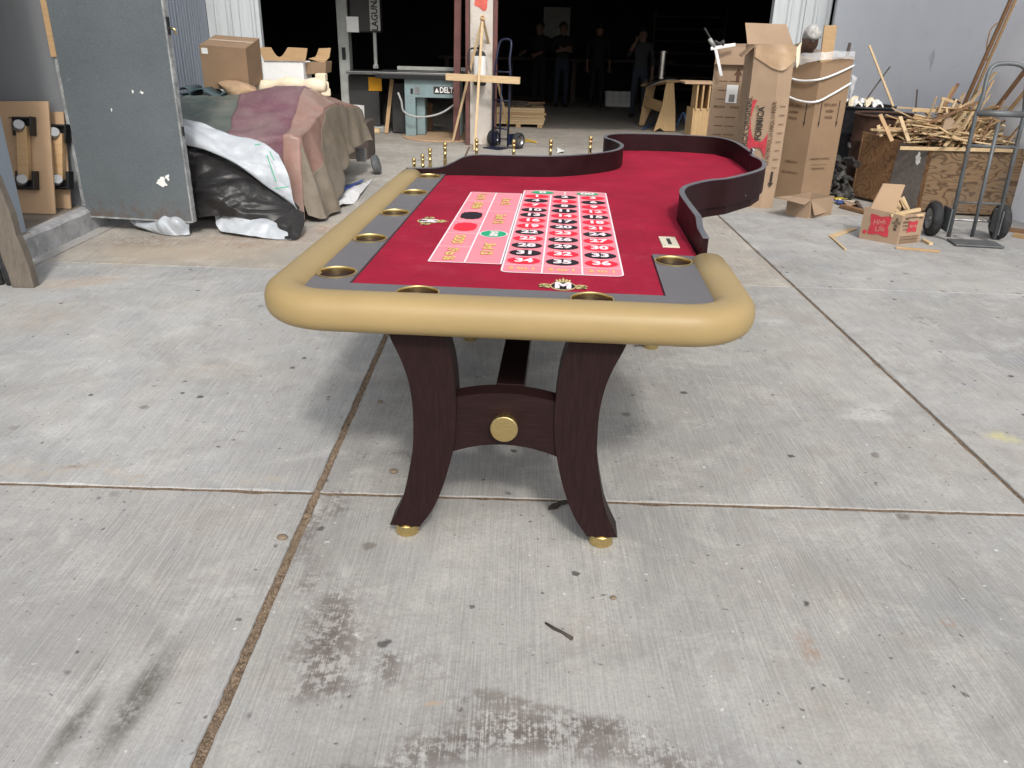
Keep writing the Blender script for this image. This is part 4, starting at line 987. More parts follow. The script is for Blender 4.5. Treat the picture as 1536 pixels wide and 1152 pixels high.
for k in range(n):
    a = -2.2 + k * .24; pr.append((.042 * math.cos(a) - .20 if k < 15 else None, a))
prof2 = [( -.24 + .045 * math.cos(a), .05 + .045 * math.sin(a)) for a in [2.6 - k * .42 for k in range(14)]] + [(-.19, .05), (-.14, .075), (-.08, .085), (-.03, .05), (.02, .02), (.07, .02), (.11, .06)]
c0 = at(312, 143, 7.6)
for yy_ in (0, .30):
    for a, b in prof2: mb.v.append(c0 + Vector((a + yy_ * .05 + .03, yy_, b - .03)))
K = len(prof2)
for k in range(K - 1): mb.f.append((k, k + 1, K + k + 1, K + k))
tag(mb.build('rubber_mat', 'tealrub', None, True, solid=.012), 'dark teal rubber mat curled up below the tilted cardboard box', 'rubber mat')
mb = MB(); mb.sheet(grid([[(326, 124, 7.85), (345, 120, 7.8), (365, 124, 7.8), (385, 132, 7.8)], [(330, 128, 7.7), (350, 132, 7.62), (368, 130, 7.62), (384, 136, 7.65)], [(340, 142, 7.72), (352, 150, 7.62), (366, 146, 7.6), (378, 140, 7.62)]]), 24, 18, .022, 14, 4)
tag(mb.build('paper_sack', 'paper', None, True, solid=.002), 'crumpled brown paper sack between the rubber mat and the foam roll', 'paper sack')

# wooden ring formers on a white box
wf = thing('ring_former', 'wooden formers with half round cut outs behind the foam roll', 'wooden former', (*at(430, 112, 9.2),))
b0, b1 = at(397, 118, 9.25), at(458, 118, 9.25); zt = at(430, 92, 9.25).z
MB().hexa([Vector((b0.x, 9.2, .62)), Vector((b1.x, 9.2, .62)), Vector((b1.x, 9.55, .62)), Vector((b0.x, 9.55, .62))], [Vector((b0.x, 9.2, zt)), Vector((b1.x, 9.2, zt)), Vector((b1.x, 9.55, zt)), Vector((b0.x, 9.55, zt))]).build('white_box', 'white', wf, bevel=.01)
def former(pa_, Y, th=.02):
    mb = MB(); q = [at(a, b, Y) for a, b in pa_]; n = len(q)
    mb.add(q + [p + Vector((0, th, 0)) for p in q], [tuple(range(n)), tuple(range(2 * n - 1, n - 1, -1))] + [(i, (i + 1) % n, n + (i + 1) % n, n + i) for i in range(n)]); return mb
arc = [(407 + 14 * math.sin(k * .29 - .15) + 12, 70 + 14.5 * math.sin(k * .285)) for k in range(12)]
arc = [(406 + k * 2.3, 71 + 14.5 * math.sin(k * math.pi / 11)) for k in range(12)]
former([(387, 71)] + arc + [(461, 72.5), (458, 92), (396, 91)], 9.18).build('former_board', 'pine2', wf, bevel=.003)
former([(470, 86)] + [(470 + k * 1.6, 87 - 15 * (k / 5) ** 2 * .95) for k in range(1, 6)] + [(496, 72), (494, 86), (486, 95), (462, 88)], 9.3).build('former_board', 'pine2', wf, bevel=.003)
MB().hexa([at(452, 112, 9.3), at(488, 110, 9.3), at(488, 110, 9.3) + Vector((0, .3, 0)), at(452, 112, 9.3) + Vector((0, .3, 0))], [at(454, 94, 9.3), at(489, 93, 9.3), at(489, 93, 9.3) + Vector((0, .3, 0)), at(454, 94, 9.3) + Vector((0, .3, 0))]).build('wooden_block', 'card_dk', wf, bevel=.003)
MB().box(((b0.x + b1.x) / 2 + .1, 9.45, .31), (.75, .6, .62)).build('stand', 'dark_in', wf)

# printed carton behind the covered machine
q = [at(504, 166, 10.0), at(530, 172, 9.9), at(545, 166, 10.2)]
o = carton('printed_carton', 'small white carton with red print behind the covered machine', 'box', [Vector((p.x, p.y, .42)) for p in (at(504, 166, 9.95), at(528, 166, 9.8), at(546, 166, 10.1), at(522, 166, 10.25))], [Vector((p.x, p.y, .58)) for p in (at(504, 166, 9.95), at(528, 166, 9.8), at(546, 166, 10.1), at(522, 166, 10.25))], 'white')
tag(MB().box((-2.02, 10.02, .21), (.5, .5, .415)).build('crate', 'darkstick', bevel=.004), 'dark crate under the small printed carton', 'crate')

# ------------------------------------------------------------------ workshop interior
bs = thing('band_saw', 'tall grey and black band saw in the workshop mouth', 'band saw', (-2.3, 12.8, 0))
Y0 = 12.6
c0_, c1_ = at(509, 100, Y0).x, at(525, 100, Y0).x
MB().box(((c0_ + c1_) / 2, Y0 + .12, 1.2), (c1_ - c0_, .24, 2.2)).build('column', 'machgrey', bs, bevel=.01)
MB().box(((c0_ + c1_) / 2, Y0 - .003, 1.08), (.055, .01, .17)).build('switch_panel', 'black', bs, bevel=.003)
a, b = at(525, 48, Y0), at(566, 0, Y0)
up = MB().box(((a.x + b.x) / 2 + .02, Y0 + .1, (a.z + 2.3) / 2), (b.x - a.x + .02, .26, 2.3 - a.z)).build('upper_wheel_housing', 'machdark', bs, bevel=.02)
p0, p1 = at(520, 48, Y0 - .06), at(537, 25, Y0 - .06)
MB().box(((p0.x + p1.x) / 2, Y0 - .04, (p0.z + p1.z) / 2), (p1.x - p0.x, .006, p1.z - p0.z)).build('warning_notice', 'white', up)
p0, p1 = at(555, 46, Y0 - .08), at(566, -60, Y0 - .08)
pl = MB().box(((p0.x + p1.x) / 2, Y0 - .05, (p0.z + p1.z) / 2), (p1.x - p0.x, .012, p1.z - p0.z)).build('name_strip', 'machgrey', up)
mb = MB(); text_on(mb, 'LAGUNA', .125, ((p0.x + p1.x) / 2, Y0 - .0575, at(560, 22, Y0).z + .02), (0, 0, 1), (-1, 0, 0), .004, .92); mb.build('name_lettering', 'ink', up)
pz0, pz1 = at(563, 100, Y0).z, at(563, 46, Y0).z; gxp = at(563, 75, Y0 + .02).x
MB().box((gxp, Y0 + .02, (pz0 + pz1) / 2 + .05), (.045, .045, pz1 - pz0 + .1)).build('blade_guard', 'machgrey', bs, bevel=.004)
MB().box((gxp, Y0 + .02, pz0), (.075, .075, .05)).build('guide_block', 'steel', bs, bevel=.004)
zt = at(560, 106, Y0).z; xl, xr = at(521, 106, Y0 - .2).x, at(600, 106, Y0 - .2).x
MB().box(((xl + xr) / 2, Y0 - .05, zt - .02), (xr - xl, .5, .04)).build('saw_table', 'machtop', bs, bevel=.004)
xl, xr = at(525, 150, Y0).x, at(570, 150, Y0).x
lc = MB().box(((xl + xr) / 2, Y0 + .1, .44), (xr - xl, .30, zt - .08 - .06)).build('lower_cabinet', 'machdark', bs, bevel=.012)
p0, p1 = at(554, 136, Y0 - .06), at(573, 116, Y0 - .06)
MB().box(((p0.x + p1.x) / 2 - .01, Y0 - .053, (p0.z + p1.z) / 2), (p1.x - p0.x, .004, p1.z - p0.z)).build('yellow_label', 'yellow', lc)
MB().box(((xl + xr) / 2 - .03, Y0 + .1, .04), (xr - xl + .2, .4, .08)).build('base', 'machgrey', bs, bevel=.01)
mb = MB()
MB().bar(at(577, 187, 12.3).xyz * Vector((1, 1, 0)) if False else Vector((at(577, 187, 12.4).x, 12.4, .004)), at(588, 118, 12.36), .05, .022).build('x', 'pine2') if False else None
tag(MB().bar(Vector((at(579, 187, 12.35).x, 12.35, .01)), at(588, 119, 12.40), .055, .025, (0, 1, 0)).build('prop_stick', 'pine2', bevel=.002), 'pale wooden prop standing between the band saw and the table saw', 'wooden prop')
tag(MB().box((at(552, 190, 12.4).x, 12.42, .035), (.34, .07, .06)).build('floor_plank', 'pine', bevel=.003), 'short pale plank on the floor in front of the band saw', 'plank')

# table saw
Y1 = 11.95
tsw = thing('table_saw', 'teal grey table saw with a black front rail and round floor plate', 'table saw', (-1.25, Y1 + .3, 0))
zt = at(630, 109, Y1).z
xl, xr = at(563, 108, Y1).x, at(700, 110, Y1).x
MB().box(((xl + xr) / 2, Y1 + .35, zt - .02), (xr - xl, .68, .035)).build('saw_top', 'machtop', tsw, bevel=.004)
MB().box(((xl + xr) / 2, Y1 - .01, zt - .055), (xr - xl, .035, .06)).build('front_rail', 'black', tsw, bevel=.004)
MB().box((at(636, 104, Y1 + .5).x + .1, Y1 + .6, zt + .03), (1.0, .05, .05)).build('rip_fence', 'machgrey', tsw, bevel=.004)
xa, xb, xc = at(606, 140, Y1).x, at(622, 140, Y1).x, at(690, 140, Y1).x
z1, z0 = zt - .05, at(640, 147, Y1).z
cab = MB().box(((xa + xc) / 2, Y1 + .3, (z0 + z1) / 2), (xc - xa, .5, z1 - z0)).build('cabinet_top', 'teal', tsw, bevel=.006)
MB().box(((xa + xb) / 2, Y1 + .12, z0 / 2 + .01), (xb - xa, .14, z0 - .02)).build('pedestal', 'teal', tsw, bevel=.006)
MB().box((xb + .06, Y1 + .34, z0 / 2 + .01), (.12, .3, z0 - .02)).build('pedestal', 'teal', tsw, bevel=.006)
MB().box((xc - .05, Y1 + .34, z0 / 2 + .01), (.12, .3, z0 - .02)).build('pedestal', 'teal', tsw, bevel=.006)
MB().lathe([(.60, 0.002), (.60, .012), (.585, .02), (0, .02)], (at(664, 200, Y1).x, Y1 + .15, 0), 48).build('floor_plate', 'mdf', tsw)
p0, p1 = at(650, 141, Y1), at(690, 131, Y1)
npz = MB().box(((p0.x + p1.x) / 2, Y1 + .047, (p0.z + p1.z) / 2), (p1.x - p0.x, .006, p1.z - p0.z)).build('name_plate', 'ink', cab)
mb = MB(); text_on(mb, 'DELTA', .105, ((p0.x + p1.x) / 2 + .02, Y1 + .0425, (p0.z + p1.z) / 2), (1, 0, 0), (0, 0, 1), .003, .78)
ax = p0.x + .045; az = (p0.z + p1.z) / 2
mb.add([(ax - .03, Y1 + .0425, az - .03), (ax + .03, Y1 + .0425, az - .03), (ax, Y1 + .0425, az + .03)], [(0, 1, 2)])
mb.build('name_lettering', 'white', npz)
MB().box((at(617, 137, Y1).x, Y1 + .046, at(617, 137, Y1).z), (.035, .006, .07)).build('switch', 'black', cab)
MB().box((at(625, 136, Y1).x, Y1 + .046, at(625, 136, Y1).z), (.07, .004, .10)).build('instruction_plate', 'steel', cab)
hs_ = cr_path([at(597, 139, Y1 - .1), at(602, 152, Y1 - .12), at(605, 166, Y1 - .12), at(618, 174, Y1 - .12), at(640, 175, Y1 - .1), at(665, 168, Y1 - .06), at(690, 150, Y1 - .02)], 6)
MB().tube(hs_, .014, 8).build('hose', 'hose', tsw, True)
tag(MB().box((at(639, 170, 12.6).x, 12.9, at(639, 168, 12.6).z), (.13, .04, .40)).build('board_offcut', 'brownwood', bevel=.003), 'reddish board standing behind the table saw pedestal', 'board').location.z = .002
sp0, sp1 = at(600, 150, 12.4), at(590, 185, 12.4)
MB().box((at(599, 150, 12.35).x - .02, 12.55, .36), (.20, .3, .70)).build('motor_cover', 'machdark', tsw, bevel=.01)

# three sticks leaning together, plank across
AP = at(724, 27, 11.05)
st_ = thing('stick_tripod', 'three thin wooden sticks tied together as a tripod before the white column', 'tripod', (-.5, 10.95, 0))
for i_, g_ in enumerate((gnd(679, 214), gnd(712, 227), gnd(765, 203))):
    d = (AP - g_); MB().bar(g_ + Vector((0, 0, .008)), g_ + d * 1.02, .032, .02, (0, 1, 0)).build('stick', 'pine', st_, bevel=.002)
MB().tube([AP + Vector((-.03, -.02, 0)), AP + Vector((.03, -.02, -.02))], .02, 8).build('binding', 'pine2', st_)
p0, p1 = at(669, 115, 11.12), at(780, 121, 10.9)
tag(MB().bar(p0, p1, .035, .085).build('clamped_plank', 'pine', bevel=.003), 'pale plank held level across the stick tripod and the blue hand truck', 'plank')
# fire extinguisher hanging on the column
fe = thing('fire_extinguisher', 'black fire extinguisher with a white label hung on the white column', 'extinguisher', (-.44, 11.22, .55))
ex = at(720, 95, 11.22).x; zb, zt2 = at(720, 128, 11.22).z, at(720, 72, 11.22).z
smooth_by_angle(MB().lathe([(.07, zb), (.082, zb + .02), (.082, zt2 - .1), (.06, zt2 - .05), (.025, zt2 - .03), (.025, zt2)], (ex, 11.21, 0), 24).build('cylinder', 'machdark', fe), 40)
smooth_by_angle(MB().lathe([(.0835, zb + .10), (.0835, zb + .36)], (ex, 11.21, 0), 24, None, False).build('label_band', 'white', fe), 60)
MB().box((ex, 11.19, zt2 + .02), (.03, .10, .04)).build('handle', 'black', fe, bevel=.004)
MB().tube(cr_path([(ex - .02, 11.18, zt2), (ex - .13, 11.15, zt2 - .02), (ex - .15, 11.13, zt2 - .15), (ex - .12, 11.12, zt2 - .3)], 5), .011, 8).build('hose', 'black', fe, True)

def hand_truck(name, label, O, yaw, w, hgt, frame, wheel_r, bars, group=None, lean=.0, mid=True, tube_r=.014, wl_off=.12):
    t = thing(name, label, 'hand truck', O, yaw)
    def LP(mb, n_, m_, par=None, **k): return mb.build(n_, m_, par or t, local=True, **k)
    def L(x, y, z): return Vector((x, y + lean * z, z))
    pts = [L(-w / 2, 0, .03), L(-w / 2, 0, hgt * .72), L(-w / 2 + .02, 0, hgt * .82), L(-w * .40, .03, hgt * .93), L(-w * .30, .05, hgt * .985), L(0, .06, hgt), L(w * .30, .05, hgt * .985), L(w * .40, .03, hgt * .93), L(w / 2 - .02, 0, hgt * .82), L(w / 2, 0, hgt * .72), L(w / 2, 0, .03)]
    pp_ = [pts[0]] + cr_path(pts[1:-1], 6) + [pts[-1]]
    LP(MB().tube(pp_, tube_r, 10), 'frame', frame, smooth=True)
    for z, r in bars: LP(MB().tube([L(-w / 2, -.002, z), L(w / 2, -.002, z)], r, 10), 'crossbar', frame, smooth=True)
    if mid: LP(MB().tube([L(0, -.012, .04), L(0, -.012, bars[-1][0] - .06)], tube_r * .9, 10), 'centre_bar', frame, smooth=True)
    LP(MB().box((0, -.10, .012), (w * 1.05, .20, .012)), 'toe_plate', frame, bevel=.003)
    ax = LP(MB().tube([(-w / 2 - .13, wl_off, wheel_r), (w / 2 + .13, wl_off, wheel_r)], .01, 8), 'axle', 'steel')
    for s_ in (-1, 1):
        rot = Matrix.Rotation(R(90), 3, 'Y'); c = (s_ * (w / 2 + .085), wl_off, wheel_r)
        ty = LP(MB().lathe([(wheel_r * .60, -.035), (wheel_r * .80, -.042), (wheel_r * .96, -.030), (wheel_r, -.012), (wheel_r, .012), (wheel_r * .96, .030), (wheel_r * .80, .042), (wheel_r * .60, .035)], c, 32, rot, False), 'tyre', 'rubber'); smooth_by_angle(ty, 50)
        rm = LP(MB().lathe([(wheel_r * .14, -.035), (wheel_r * .18, -.02), (wheel_r * .45, -.012), (wheel_r * .62, -.034), (wheel_r * .62, .034), (wheel_r * .45, .012), (wheel_r * .18, .02), (wheel_r * .14, .035)], c, 28, rot), 'rim', 'steel', ty); smooth_by_angle(rm, 40)
        LP(MB().box((s_ * (w / 2 + .02), wl_off * .45, wheel_r * 1.15), (.012, wl_off * 1.0, wheel_r * 1.35)), 'bracket', frame, bevel=.003)
    return t
hp = gnd(750, 222); hand_truck('hand_truck', 'navy blue hand truck standing by the white column', (hp.x, hp.y + .0, 0), R(-38), .26, 1.34, 'bluetruck', .105, ((.25, .01), (.60, .01), (.95, .01)), lean=.03)
# pallet of plywood sheets
pt = thing('sheet_stack', 'stack of pale plywood sheets on the workshop floor right of the column', 'sheet stack', (.0, 14.1, 0))
gl, gr_ = gnd(722, 189), gnd(817, 192); yb = gr_.y
for k in range(7):
    z = .05 + k * .036
    if k == 0:
        for xx in (gl.x + .1, 0, gr_.x - .08): MB().box((xx, yb + .4, .025), (.08, .8, .05)).build('bearer', 'pine2', pt)
    MB().box(((gl.x + gr_.x) / 2 + random.uniform(-.02, .02), yb + .42 + random.uniform(-.02, .02), z + .017), (gr_.x - gl.x, .84, .033)).build('plywood_sheet', 'pine' if k != 4 else 'pine2', pt, bevel=.002)
for k in range(5):
    c = Vector((random.uniform(gl.x + .2, gr_.x - .15), yb + .25 + .08 * k, .325 + .008 * k)); tag(MB().box(c, (random.uniform(.2, .5), .08, .02), rotz(random.uniform(-.6, .6))).build('loose_offcut', 'brownwood' if k % 2 else 'darkstick', bevel=.002), 'dark loose offcut lying on the stack of plywood sheets', 'offcut', 'offcuts on the plywood stack')
tag(MB().tube(cr_path([gnd(762, 214) + Vector((0, 0, .012)), gnd(775, 217) + Vector((0, 0, .012)), gnd(790, 213) + Vector((0, 0, .012)), gnd(805, 215) + Vector((0, 0, .012)), gnd(785, 210) + Vector((0, 0, .016)), gnd(768, 211) + Vector((0, 0, .012)), gnd(764, 205) + Vector((0, 0, .012)), at(760, 180, 11.5)], 6), .009, 6).build('extension_cord', 'cord_y', None, True), 'yellow extension cord lying on the floor beside the blue hand truck', 'cord')
tag(MB().sheet([[gnd(835, 230), gnd(846, 230) + Vector((0, 0, .03))], [gnd(836, 225) + Vector((0, 0, .04)), gnd(845, 225)]], 6, 6, .012, 20, 1).build('paper_scrap', 'white', None, True, solid=.002), 'small white paper scrap on the floor beyond the table', 'scrap')

# plywood saw stand with a bent sheet and a steel pipe
stn = thing('plywood_stand', 'plywood trestle stand in the dark right half of the workshop mouth', 'trestle', (2.2, 13.5, 0))
g1, g2 = gnd(992, 198), gnd(962, 189)
def plate(q, th, mb=None):
    mb = mb or MB(); n = len(q); t_ = Vector(th); q = [Vector(p) for p in q]
    return mb.add(q + [p + t_ for p in q], [tuple(range(n)), tuple(range(2 * n - 1, n - 1, -1))] + [(i, (i + 1) % n, n + (i + 1) % n, n + i) for i in range(n)])
Yf = g1.y
plate([at(980, 198, Yf), at(990, 192, Yf), at(996, 197, Yf), at(1013, 197, Yf), at(1013, 163, Yf), at(1011, 122, Yf), at(1000, 122, Yf), at(993, 160, Yf)], (0, .03, 0)).build('end_panel', 'ply', stn, bevel=.003)
plate([at(958, 188, Yf + .75), at(966, 188, Yf + .75), at(976, 165, Yf + .75), at(984, 128, Yf + .75), at(970, 128, Yf + .75)], (0, .03, 0)).build('end_panel', 'ply', stn, bevel=.003)
MB().bar(at(968, 152, Yf + .7), at(1000, 163, Yf + .02), .03, .16).build('side_rail', 'ply', stn, bevel=.003)
zt_ = at(1005, 121, Yf).z
MB().bar(at(970, 128, Yf + .8), at(1010, 122, Yf - .02), .22, .03).build('top_board', 'ply', stn, bevel=.003)
mb = MB()
for k in range(13):
    t_ = k / 12; p = at(972 + 48 * t_, 130.5 - 11 * math.sin(t_ * 2.1) , Yf + .1); mb.v += [p, p + Vector((.03, .5, .0))]
for k in range(12): mb.f.append((2 * k, 2 * k + 2, 2 * k + 3, 2 * k + 1))
tag(mb.build('bent_sheet', 'steel', None, True, solid=.008), 'grey bent sheet resting on the plywood trestle stand', 'sheet')
pc = at(992, 117, Yf + .3)
smooth_by_angle(tag(MB().lathe([(.068, 0), (.068, .39), (.075, .395), (.075, .41), (.06, .41), (.06, .02)], (pc.x, pc.y, pc.z - .01), 24).build('metal_pipe', 'chrome'), 'shiny steel pipe standing on the plywood trestle stand', 'pipe'), 40)
hz = [gnd(985, 200), gnd(1000, 203), gnd(1012, 198), gnd(1030, 201)]
tag(MB().tube(cr_path([gnd(965, 196) + Vector((0, 0, .03)), gnd(990, 190) + Vector((0, 0, .10)), gnd(1010, 196) + Vector((0, 0, .02)), gnd(1022, 199) + Vector((0, 0, .3)), gnd(1030, 202) + Vector((0, 0, .05))], 7), .018, 8).build('air_hose', 'cord_b', None, True), 'blue air hose looped on the floor beside the plywood trestle stand', 'hose')
# small plywood cabinet next to the tall boxes
ca = thing('plywood_cabinet', 'unfinished pale plywood cabinet left of the tall cardboard boxes', 'cabinet', (2.28, 10.6, 0))
MB().box((2.30, 10.75, .30), (.24, .40, .60)).build('carcass', 'ply', ca, bevel=.003)
for xx in (2.21, 2.28, 2.36): MB().box((xx, 10.68, .74), (.02, .30, .30)).build('divider', 'ply', ca, bevel=.002)
MB().box((2.24, 10.72, .90), (.40, .42, .025)).build('top', 'mdf', ca, bevel=.003)

# the dim back of the workshop
def backbox(name, label, cat, c, s_, m_, group=None): return tag(MB().box(c, s_).build(name, m_, bevel=.004), label, cat, group)
p0, p1 = at(815, 46, 20.2), at(856, 22, 20.2)
backbox('whiteboard', 'dim whiteboard on the back wall of the workshop', 'whiteboard', ((p0.x + p1.x) / 2, 20.29, (p0.z + p1.z) / 2), (p1.x - p0.x, .03, p1.z - p0.z + .3), 'machgrey')
wbench = thing('workbench', 'long dark workbench along the back of the workshop', 'workbench', (1.0, 19.3, 0))
MB().box((.8, 19.3, .88), (5.2, .8, .06)).build('worktop', 'darkstick', wbench, bevel=.004)
for xx in (-1.6, -.2, 1.2, 2.6): MB().box((xx, 19.3, .427), (.1, .7, .85)).build('leg', 'darkstick', wbench)
rk = thing('storage_rack', 'dark slatted storage rack at the back right of the workshop', 'rack', (3.4, 18.9, 0))
for k in range(7): MB().box((3.6, 18.9, .35 + k * .24), (1.5, .5, .03)).build('shelf', 'darkstick', rk)
for xx in (2.85, 4.35): MB().box((xx, 18.9, .95), (.05, .5, 1.9)).build('upright', 'darkstick', rk)
for k, (px, w) in enumerate(((915, .22), (925, .22), (935, .22), (944, .22))):
    smooth_by_angle(tag(MB().lathe([(.10, 0), (.12, .28), (.125, .285), (.125, .3), (.11, .3), (.09, .02)], (at(px, 150, 18.2).x, 18.2, .001), 20).build('bucket', 'plasticwhite'), 'pale bucket standing in the row at the back of the workshop', 'bucket', 'buckets at the back of the workshop'), 40)

# ------------------------------------------------------------------ people
def person(label, loc, rz, mats, arms='down', bend=0.0, hair='hair_dark', scale=1.0, beard=False):
    o = thing('person', label, 'person', loc, rz)
    V, E_, Rr, Tg = [], [], [], []
    def add(p, r, par, tg):
        V.append(Vector(p)); Rr.append(r); Tg.append(tg)
        if par is not None: E_.append((par, len(V) - 1))
        return len(V) - 1
    cb_, sb_ = math.cos(bend), math.sin(bend)
    def UB(x, y, z):                       # upper body pivots forward at the hip
        dz = z - .95; return (x, y * cb_ - dz * sb_, .95 + dz * cb_ + y * sb_ * 0)
    pel = add((0, 0, .95), (.155, .115), None, 'p')
    sp1 = add(UB(0, 0, 1.08), (.145, .105), pel, 's'); sp2 = add(UB(0, .01, 1.25), (.16, .115), sp1, 's'); ch = add(UB(0, .01, 1.39), (.165, .11), sp2, 's')
    nk = add(UB(0, -.005, 1.50), (.058, .058), ch, 'k'); hd0 = add(UB(0, -.02, 1.565), (.072, .085), nk, 'k'); hd1 = add(UB(0, -.02, 1.64), (.078, .098), hd0, 'k'); hd2 = add(UB(0, -.005, 1.71), (.068, .085), hd1, 'k')
    add(UB(0, -.125, 1.62), (.012, .012), hd1, 'k')                       # nose
    for s_ in (-1, 1):
        add(UB(s_ * .083, -.0, 1.615), (.008, .02), hd1, 'k')              # ears
        sho = add(UB(s_ * .19, .01, 1.42), (.062, .06), ch, 's')
        if arms == 'face' and s_ == -1: el, wr, hn = UB(s_ * .27, -.10, 1.22), UB(s_ * .14, -.22, 1.45), UB(s_ * .09, -.20, 1.54)
        elif arms == 'fold': el, wr, hn = UB(s_ * .25, -.06, 1.17), UB(s_ * .05, -.22, 1.20), UB(-s_ * .05, -.22, 1.23)
        elif arms == 'reach': el, wr, hn = UB(s_ * .25, -.14, 1.18), UB(s_ * .20, -.36, 1.12), UB(s_ * .18, -.46, 1.10)
        else: el, wr, hn = UB(s_ * .25, .02, 1.15), UB(s_ * .26, -.05, .91), UB(s_ * .255, -.075, .83)
        e = add(el, (.046, .046), sho, 's'); w = add(wr, (.033, .030), e, 'k'); h = add(hn, (.042, .022), w, 'k')
        dr_ = (Vector(hn) - Vector(wr)).normalized(); sd = dr_.cross(Vector((0, 1, .2))).normalized()
        for k, l in enumerate((.075, .085, .08, .062)):
            b_ = Vector(hn) + sd * ((k - 1.5) * .020) + dr_ * .02; f1 = add(b_ + dr_ * l * .6, (.0095, .0095), h, 'k'); add(b_ + dr_ * l + Vector((0, -.02, 0)), (.008, .008), f1, 'k')
        th = add(Vector(hn) + sd * .05 + dr_ * .01, (.011, .011), h, 'k'); add(Vector(hn) + sd * .062 + dr_ * .05, (.009, .009), th, 'k')
        hp_ = add((s_ * .095, 0, .88), (.098, .098), pel, 'p'); kn = add((s_ * .11, -.02, .50), (.064, .064), hp_, 'p'); an = add((s_ * .115, .02, .10), (.044, .044), kn, 'p'); hl = add((s_ * .12, .02, .045), (.042, .04), an, 'f'); add((s_ * .13, -.15, .04), (.038, .032), hl, 'f')
    me = bpy.data.meshes.new('tmp'); me.from_pydata([tuple(v * scale) for v in V], E_, [])
    ob = bpy.data.objects.new('tmp', me); COL.objects.link(ob)
    sk = ob.modifiers.new('k', 'SKIN'); 
    for i, sv in enumerate(me.skin_vertices[0].data): sv.radius = (Rr[i][0] * scale, Rr[i][1] * scale); sv.use_root = (i == 0)
    sk.use_smooth_shade = True
    sb = ob.modifiers.new('s', 'SUBSURF'); sb.levels = sb.render_levels = 2
    dg = bpy.context.evaluated_depsgraph_get(); bm_ = bpy.data.meshes.new_from_object(ob.evaluated_get(dg))
    bpy.data.objects.remove(ob)
    bm_.name = 'body'; bm_.materials.clear()
    for k in (mats[0], mats[1], 'skin', 'black'): bm_.materials.append(M[k])
    slot = {'s': 0, 'p': 1, 'k': 2, 'f': 3}
    for p in bm_.polygons:
        c = p.center; best = min(range(len(V)), key=lambda i: (V[i] * scale - c).length - max(Rr[i]) * .6)
        p.material_index = slot[Tg[best]]; p.use_smooth = True
    bo = bpy.data.objects.new('body', bm_); COL.objects.link(bo); bo.parent = o
    mb = MB(); hc = Vector(UB(0, .0, 1.67)) * scale
    for j in range(9):
        for i in range(20):
            th_, ph = j / 8 * 1.75, i / 20 * 6.2832
            r = 1 + .06 * noise.noise(Vector((i * .9, j * .9, 3)))
            v = Vector((.093 * math.sin(th_) * math.cos(ph), .118 * math.sin(th_) * math.sin(ph) * (1 if math.sin(ph) > 0 else .82), .108 * math.cos(th_))) * r
            if math.sin(ph) < -.3 and j > 5: v *= .72
            mb.v.append(hc + Matrix.Rotation(bend, 3, 'X') @ v * scale)
    for j in range(8):
        for i in range(20): mb.f.append((j * 20 + i, j * 20 + (i + 1) % 20, (j + 1) * 20 + (i + 1) % 20, (j + 1) * 20 + i))
    mb.build('hair', hair, o, True, local=True)
    mb = MB(); 
    for s_ in (-1, 1): 
        c = Vector(UB(s_ * .032, -.112, 1.645)) * scale; mb.lathe([(0, -.006), (.009, 0), (0, .006)], c, 10)
    mb.build('eyes', 'ink', o, True, local=True)
    mb = MB(); c = Vector(UB(0, -.108, 1.572)) * scale; mb.box(c, (.045, .01, .008)); mb.build('mouth', 'redink', o, local=True)
    return o
g_ = gnd(840, 161); person('person in blue jeans and dark top in the dark middle of the workshop', (g_.x, g_.y, 0), .2, ('shirt_dark', 'jeans'), 'fold', scale=.92)
g_ = gnd(807, 161); person('person in dark clothes standing left of the one in jeans, deep in the workshop', (g_.x, g_.y + .3, 0), -.6, ('shirt_dark', 'shirt_dark'), 'reach', scale=.92)
g_ = gnd(893, 162); person('person in black standing before the back workbench', (g_.x, g_.y, 0), 2.8, ('shirt_dark', 'shirt_dark'), 'down', scale=.92)
g_ = gnd(955, 176); person('person in grey vest and jeans with one hand raised to the face', (g_.x, g_.y, 0), -.25, ('shirt_grey', 'jeans'), 'face', scale=.87)
hm = at(1216, 76, 8.75)
person('grey haired person bending down behind the tall cardboard boxes', (hm.x + .02, 9.35, 0), .0, ('shirt_tan', 'jeans'), 'reach', bend=.80, hair='hair_grey', scale=1.0)

# ------------------------------------------------------------------ right side: tall boxes, drums, scrap bin, hand truck
def quad_on(mb, O, ex, ey, a0, b0, a1, b1):
    O, ex, ey = Vector(O), Vector(ex), Vector(ey)
    return mb.add([O + ex * a0 + ey * b0, O + ex * a1 + ey * b0, O + ex * a1 + ey * b1, O + ex * a0 + ey * b1], [(0, 1, 2, 3)])
def arrow(mb, O, ex, ey, cx, cy, l, w, head, up=True):
    s_ = 1 if up else -1; O, ex, ey = Vector(O), Vector(ex), Vector(ey)
    P = lambda a, b: O + ex * (cx + a) + ey * (cy + s_ * b)
    mb.add([P(-w, -l / 2), P(w, -l / 2), P(w, l / 2 - head), P(-w, l / 2 - head)], [(0, 1, 2, 3)])
    mb.add([P(-w * 2.6, l / 2 - head), P(w * 2.6, l / 2 - head), P(0, l / 2)], [(0, 1, 2)])
def face_frame(a, b, off=.006):
    a, b = Vector(a), Vector(b); ex = (b - a).normalized(); n = Vector((ex.y, -ex.x, 0)); return a + n * off, ex, Vector((0, 0, 1)), (b - a).length
Z3 = Vector((0, 0, 1))
